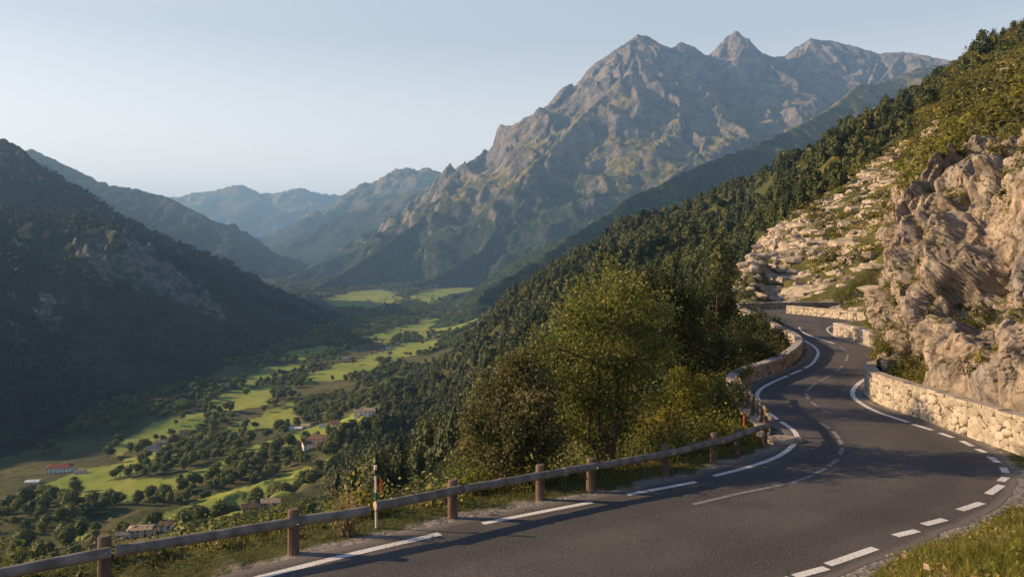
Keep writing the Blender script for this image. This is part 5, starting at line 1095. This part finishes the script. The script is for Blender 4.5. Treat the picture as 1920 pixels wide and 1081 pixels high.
leafy('shrub', 'dark evergreen bush against the outside of the stone parapet nearest the bend', 'shrub', (11.2, 43),
      bl(42, (1350, 660, 40), (1395, 665, 38), (1430, 655, 34), (1380, 695, 34), (1335, 700, 36), (1415, 690, 24), dj=1.0, seed=10), 330, 40, .12, M_DARKL, 4, .2, 10, .07)
leafy('shrub', 'dark evergreen bush crowding over the parapet at the inner curve', 'shrub', (16.6, 53),
      bl(52, (1420, 625, 32), (1450, 640, 30), (1392, 625, 30), (1470, 655, 20), (1440, 665, 28), (1405, 655, 30), dj=1.0, seed=11), 300, 40, .14, M_DARKL, 4, .22, 11, .07)
leafy('shrub', 'small dark bush poking above the parapet before the farthest bend', 'shrub', (19.6, 66),
      bl(65, (1418, 605, 22), (1445, 615, 20), (1460, 625, 14), (1400, 612, 20), dj=.7, seed=12), 160, 36, .16, M_DARKL, 3, .24, 12, .06)
leafy('shrub', 'bright yellow green sprig bush beside the start of the stone parapet', 'shrub', (9.0, 36.5),
      bl(36, (1388, 705, 18), (1402, 690, 14), (1372, 715, 16), dj=.4, seed=13), 60, 30, .085, M_BRIGHT, 3, .12, 13, .03)
# --- undergrowth on the drop below the rail
def bush(nq, seed, rr=.5, h=.55, size=.12):
    rg = np.random.default_rng(seed); d = rg.normal(size=(nq, 3)); d /= np.linalg.norm(d, axis=1)[:, None]; d[:, 2] = np.abs(d[:, 2])
    lob = 1 + .35 * np.sin(3 * np.arctan2(d[:, 1], d[:, 0]) + seed); c = d * (rg.uniform(.35, 1.05, nq) * lob)[:, None] * [rr, rr, h * 1.7]
    V, Q = quads(c, d + rg.normal(0, .8, (nq, 3)), size * rg.uniform(.6, 1.5, nq), rg, 1.0)
    mb = MB(); mb.tube([(0, 0, -.2), (0, 0, h * .4), (0, 0, h * .7)], [rr * .3, rr * .22, .02], 5, False, .2, seed)
    return V, Q, np.concatenate(mb.V), np.concatenate(mb.Q)
rg = np.random.default_rng(5)
x, y = jgrid(-26, 30, 9, 62, .72, rg); ins_, dl_, dr_ = road_dist(x, y); px = CX + x / y * F
ok = ~ins_ & (dl_ < dr_) & (dl_ > 1.35) & (px > -80) & (px < 1480) & (dl_ < 22) & (rg.random(len(x)) < .8)
px_k = px; x, y, dl_ = x[ok], y[ok], dl_[ok]; z = L.at(x, y); s = rg.uniform(.6, 1.35, len(x)) * (1 + .45 * gn2(x / 2.2, y / 2.2, 4)) * (.62 + .38 * sstep(1.4, 2.4, dl_)) * (.75 + .25 * sstep(500, 800, px[ok])); v = L.visible(x, y, z + s, 12)
x, y, z, s = x[v], y[v], z[v], s[v]; k = rg.random(len(x)); print('undergrowth', len(x))
UB = [bush(230, q, .62, .5, .085) for q in (1, 2, 3)]
a = k < .45; b_ = ~a
merged('undergrowth', UB, x[a], y[a], z[a] - .05, s[a], s[a] * 1.15, [M_GREYGR], rg=rg, label='tangled scrub on the drop below the guard rail', category='undergrowth')
merged('undergrowth', UB, x[b_], y[b_], z[b_] - .05, s[b_], s[b_] * 1.15, [M_OLIVE], rg=rg, label='yellowing leafy scrub along the outer edge of the road', category='undergrowth')
x, y = jgrid(-60, 70, 50, 135, 2.1, rg); ins_, dl_, dr_ = road_dist(x, y); px = CX + x / y * F
ok = ~ins_ & ((dl_ < dr_) | (y > 90)) & (np.minimum(dl_, dr_) > 1.6) & (px > 500) & (px < 1400); x, y = x[ok], y[ok]; z = L.at(x, y); s = rg.uniform(1.2, 2.6, len(x)); v = L.visible(x, y, z + s, 8)
UF = [bush(200, q, .6, .5, .11) for q in (4, 5, 6)]
merged('undergrowth', UF, x[v], y[v], z[v] - .1, s[v], s[v] * 1.1, [M_DARKL], rg=rg, label='dark scrub filling the slope between the roadside trees and the conifer wood', category='undergrowth')
n = 260; t = rg.random(n) * (len(ROADL) - 1); i0 = np.minimum(t.astype(int), len(ROADL) - 2); f = (t - i0)[:, None]; q = ROADL[i0] * (1 - f) + ROADL[i0 + 1] * f; d = ROADL[i0] - ROADR[i0]; d /= np.linalg.norm(d, axis=1)[:, None]
q = q + d * rg.uniform(1.45, 2.6, n)[:, None]; px = CX + q[:, 0] / q[:, 1] * F; ok = (q[:, 1] > 12) & (q[:, 1] < 27) & (px > 520) & (px < 1420) & (gn2(q[:, 0] / 1.6, q[:, 1] / 1.6, 44) > -.25); q = q[ok]; s = rg.uniform(.45, 1.05, len(q)); zq = L.at(q[:, 0], q[:, 1])
UV_ = [bush(170, k_, .55, .62, .11) for k_ in (31, 32, 33)]
merged('verge_plants', UV_, q[:, 0], q[:, 1], zq - .04, s, s, [M_BRIGHT], rg=rg, label='leafy yellow tipped plants growing along the back of the guard rail', category='plants')
# scrub over the rock slope
x, y = jgrid(20, 260, 50, 330, 1.7, rg); z = L.at(x, y); px = CX + x / y * F; py = HY - z / y * F; sl_ = L.at(x, y, slab); ins_, dl_, dr_ = road_dist(x, y)
ok = (px > 1365) & (px < 1990) & ~ins_ & (np.minimum(dl_, dr_) > 2.0) & ((sl_ > .1) | ((px > 1700) & (y < 300))) & (gn2(x / 9, y / 9, 51) + .7 * gn2(x / 4, y / 4, 52) + 1.5 * sl_ ** 2 - .7 * ((px > 1740) & (y < 120)) < .52 - .2 * rg.random(len(x))) & (rg.random(len(x)) < .9)
x, y, z = x[ok], y[ok], z[ok]; s = rg.uniform(1.0, 2.6, len(x)) * (1 + .8 * (rg.random(len(x)) < .05)); v = L.visible(x, y, z + s, 3); x, y, z, s = x[v], y[v], z[v], s[v]; k = rg.random(len(x)); print('slope scrub', len(x))
US = [bush(130, q, .8, .42, .16) for q in (7, 8, 9)]
M_SCRUB = leaf_mat('hillside_scrub', [(.034, .040, .012), (.058, .060, .017), (.095, .088, .026), (.16, .125, .040)], .3)
a = k < .5; b_ = ~a
merged('hillside_scrub', US, x[a], y[a], z[a] - .1, s[a], s[a] * 1.2, [M_SCRUB], rg=rg, label='low olive scrub between the pale rocks above the far bend', category='undergrowth')
merged('hillside_scrub', US, x[b_], y[b_], z[b_] - .1, s[b_] * .8, s[b_] * 1.3, [M_BRIGHT], rg=rg, label='yellow green tufts between the pale rocks above the far bend', category='undergrowth')
# broken rock outcrops of the same slope
def rockmesh(seed, el):
    rg = np.random.default_rng(seed); n, m_ = 9, 6; V = []
    for j in range(m_):
        t = math.pi * (j + .5) / m_
        for i in range(n):
            a = 2 * math.pi * i / n; V.append((math.sin(t) * math.cos(a) * el, math.sin(t) * math.sin(a) * .8, math.cos(t) * .62))
    V = np.array(V); d1, d2, rv, tl = vor3(V[:, 0] * 1.3 + seed * 7.1, V[:, 1] * 1.3, V[:, 2] * 1.3, seed, 1, True); V *= (1 + (rv - .5) * .5 + tl * .35)[:, None]
    Q = [[j * n + i, (j + 1) * n + i, (j + 1) * n + (i + 1) % n, j * n + (i + 1) % n] for j in range(m_ - 1) for i in range(n)]
    k = len(V); V = np.vstack([V, [V[:n].mean(0)]]); Q2 = np.array(Q); T = np.array([[i, (i + 1) % n, k] for i in range(n)])
    return V, Q2, np.zeros((0, 3)), np.zeros((0, 4), int), T
x, y = jgrid(20, 240, 62, 300, 1.35, rg); z = L.at(x, y); px = CX + x / y * F; sl_ = L.at(x, y, slab); ins_, dl_, dr_ = road_dist(x, y)
ok = (px > 1372) & (px < 1990) & ~ins_ & (np.minimum(dl_, dr_) > 1.8) & (rg.random(len(x)) < .16 + .36 * sl_) & (sl_ > .2) & (gn2(x / 11, y / 11, 61) > -.35)
x, y, z = x[ok], y[ok], z[ok]; s = rg.uniform(.35, 1.0, len(x)) * (1 + .5 * rg.random(len(x)) ** 6) * np.clip(y / 120, .5, 1.2); v = L.visible(x, y, z + s, 2); x, y, z, s = x[v], y[v], z[v], s[v]; print('rocks', len(x))
def mat_out():
    m = NT('outcrop_rock'); p = m.pos(); n1 = m.noise(p, .9, 5, .65); n2 = m.noise(p, 5, 4, .7)
    c = m.mix(m.ss(n1, .35, .65), (.25, .21, .165), (.43, .36, .28)); c = m.mix(m.ss(n2, .56, .70), c, (.13, .11, .09)); return m.bsdf(c, .92, m.bump(m.math('ADD', n1, n2), .15, .7), .12)
M_OUT = mat_out(); RK = [rockmesh(q, e_) for q, e_ in ((1, 1.5), (2, 1.1), (3, 1.9), (4, 1.3))]
merged('rock_outcrops', RK, x, y, z - .15, s, s * rg.uniform(.8, 1.5, len(x)), [M_OUT], rg=rg, label='pale broken rocks standing out of the scrub slope above the far bend', category='rocks')
# plants in the cracks and along the foot of the cliff
cn = CLIFFN[..., 2]; ii = rg.integers(28, nu_ - 8, 9000); jj = (rg.random(9000) ** 1.3 * (nv_ - 20)).astype(int); Pc = CLIFF[ii, jj]; nzc = cn[ii, jj]
gsel = gn3(*(Pc / 2.6).T, 5) + .9 * (nzc - .35) + .28 * (jj < 56) + .3 * (jj > 500)
ok = gsel > .34; Pc = Pc[ok]; jj2 = jj[ok]; s = rg.uniform(.2, .7, len(Pc)) * (1 + .15 * (jj2 < 56)); print('cliff plants', len(Pc))
UC = [bush(150, q, .8, .5, .13) for q in (10, 11, 12)]; k = rg.random(len(Pc)); a = k < .6; b_ = ~a
merged('cliff_plants', UC, Pc[a, 0], Pc[a, 1], Pc[a, 2] - .08, s[a], s[a], [M_SCRUB], rg=rg, label='dark tufts growing in the cracks and along the foot of the cliff', category='undergrowth')
merged('cliff_plants', UC, Pc[b_, 0], Pc[b_, 1], Pc[b_, 2] - .08, s[b_], s[b_], [M_BRIGHT], rg=rg, label='yellow green tufts growing on the ledges of the cliff', category='undergrowth')
# --- grass
M_GRASS = leaf_mat('grass_blades', [(.075, .085, .013), (.13, .135, .022), (.20, .185, .034), (.38, .29, .12)], .4)
def blades(name, x, y, h, wd, mat, label, rg, lean=.5):
    n = len(x); z = L.at(x, y); a = rg.uniform(0, 6.283, n); dx, dy = np.cos(a), np.sin(a); ln = rg.uniform(.1, lean, n) * h; b = rg.uniform(0, 6.283, n); lx, ly = np.cos(b) * ln, np.sin(b) * ln
    V = np.empty((n, 5, 3)); w_ = wd / 2
    for k, (t, f) in enumerate(((0, 1), (0, -1), (.55, .75), (.55, -.75))):
        V[:, k, 0] = x + dx * w_ * f + lx * t * t; V[:, k, 1] = y + dy * w_ * f + ly * t * t; V[:, k, 2] = z - .02 + h * t
    V[:, 4, 0] = x + lx; V[:, 4, 1] = y + ly; V[:, 4, 2] = z + h * .95
    o = np.arange(n)[:, None] * 5
    t_ = np.repeat(np.clip(.5 + .45 * gn2(x / .9, y / .9, 3) + rg.normal(0, .1, n), .02, 1), 5)
    return link(name, mesh(name, V.reshape(-1, 3), [np.hstack([o, o + 1, o + 3, o + 2]), np.hstack([o + 2, o + 3, o + 4])], mat, False, {'tint': t_}), kind='stuff', label=label, category='grass')
n = 300000; x = rg.uniform(3, 20, n); y = rg.uniform(6.5, 22, n); px = CX + x / y * F; ins_, dl_, dr_ = road_dist(x, y)
den = sstep(.12, 1.2, dr_) * (.45 + .55 * sstep(-.3, .3, gn2(x / .7, y / .7, 8)))
ok = ~ins_ & (dr_ < dl_) & (px > 1480) & (px < 2350) & (rg.random(n) < den); x, y, dr_ = x[ok], y[ok], dr_[ok]; zz_ = L.at(x, y); v = HY - (zz_ + .3) / y * F < 1095; x, y, dr_ = x[v], y[v], dr_[v]; print('bank grass', len(x))
blades('bank_grass', x, y, (.07 + .17 * sstep(.2, 1.6, dr_)) * rg.uniform(.5, 1.3, len(x)) * (1 + .35 * gn2(x / 1.1, y / 1.1, 9)), .012, M_GRASS, 'tall yellow green grass on the bank in the near right corner', rg, .9)
n = 120000; t = rg.random(n) * (len(ROADL) - 1); i0 = np.minimum(t.astype(int), len(ROADL) - 2); f = (t - i0)[:, None]; q = ROADL[i0] * (1 - f) + ROADL[i0 + 1] * f; d = ROADL[i0] - ROADR[i0]; d /= np.linalg.norm(d, axis=1)[:, None]; o = .45 + 2.2 * rg.random(n) ** 1.2; q = q + d * o[:, None]
x, y = q[:, 0], q[:, 1]; px = CX + x / y * F; ok = (y > 9) & (y < 34) & (px > -60) & (rg.random(n) < sstep(.4, .9, o) * (.35 + .65 * sstep(-.2, .3, gn2(x / .8, y / .8, 18)))); x, y, o = x[ok], y[ok], o[ok]; print('verge grass', len(x))
blades('verge_grass', x, y, (.06 + .12 * sstep(.9, 2, o)) * rg.uniform(.5, 1.5, len(x)), .014, M_GRASS, 'short bright grass along the foot of the guard rail posts', rg, .9)
x = rg.uniform(4, 19, 3200); y = rg.uniform(8, 21, 3200); px = CX + x / y * F; ins_, dl_, dr_ = road_dist(x, y)
ok = ~ins_ & (dr_ < dl_) & (dr_ > .35) & (px > 1500) & (px < 2350) & (gn2(x / .9, y / .9, 28) > -.1); x, y = x[ok], y[ok]; z = L.at(x, y); s = rg.uniform(.10, .30, len(x))
UW = [bush(46, q, .8, .55, .30) for q in (13, 14, 15)]
k = rg.random(len(x)) < .55
merged('bank_weeds', UW, x[k], y[k], z[k] - .02, s[k], s[k], [M_BRIGHT], rg=rg, label='broad leaved green weeds among the grass of the near right bank', category='weeds')
merged('bank_weeds', UW, x[~k], y[~k], z[~k] - .02, s[~k], s[~k], [M_DRY], rg=rg, label='dry brown weeds among the grass of the near right bank', category='weeds')
# dry plant by the log end
dp = MB(); rg = np.random.default_rng(17); X0, Y0 = -3.55, 17.15; z0 = gz(X0, Y0)
for k in range(46):
    a = rg.uniform(0, 6.28); ln = rg.uniform(.1, .5); h = rg.uniform(.25, .95); P = np.array([[rg.normal() * .12, rg.normal() * .08, 0], [math.cos(a) * ln * .35, math.sin(a) * ln * .3, h * .6], [math.cos(a) * ln, math.sin(a) * ln * .7, h]]); dp.tube(P, [.012, .009, .004], 4, False)
    for q in range(3):
        c = P[2] + rg.normal(0, .05, 3); u = rg.normal(0, .03, 3); v = rg.normal(0, .012, 3); dp.add([c - u, c - v, c + u, c + v], [[0, 1, 2, 3]])
dp.build('dry_plant', M_DRY, None, False, (X0, Y0, z0), label='withered straw coloured plant beside the cut log end of the rail', category='plant')
# ------------------------------------------------------------------ air: one closed box of even haze
hz = NT('haze_air'); vol = hz.n('ShaderNodeVolumePrincipled'); vol.inputs['Color'].default_value = (.30, .57, 1.0, 1)
vol.inputs['Density'].default_value = HAZE; vol.inputs['Anisotropy'].default_value = .1
hz.t.links.new(vol.outputs[0], hz.out.inputs['Volume'])
b = MB(); b.box((0, 5000, 675), (36000, 42000, 1850)); hb = b.build('haze', hz.m, kind='stuff')
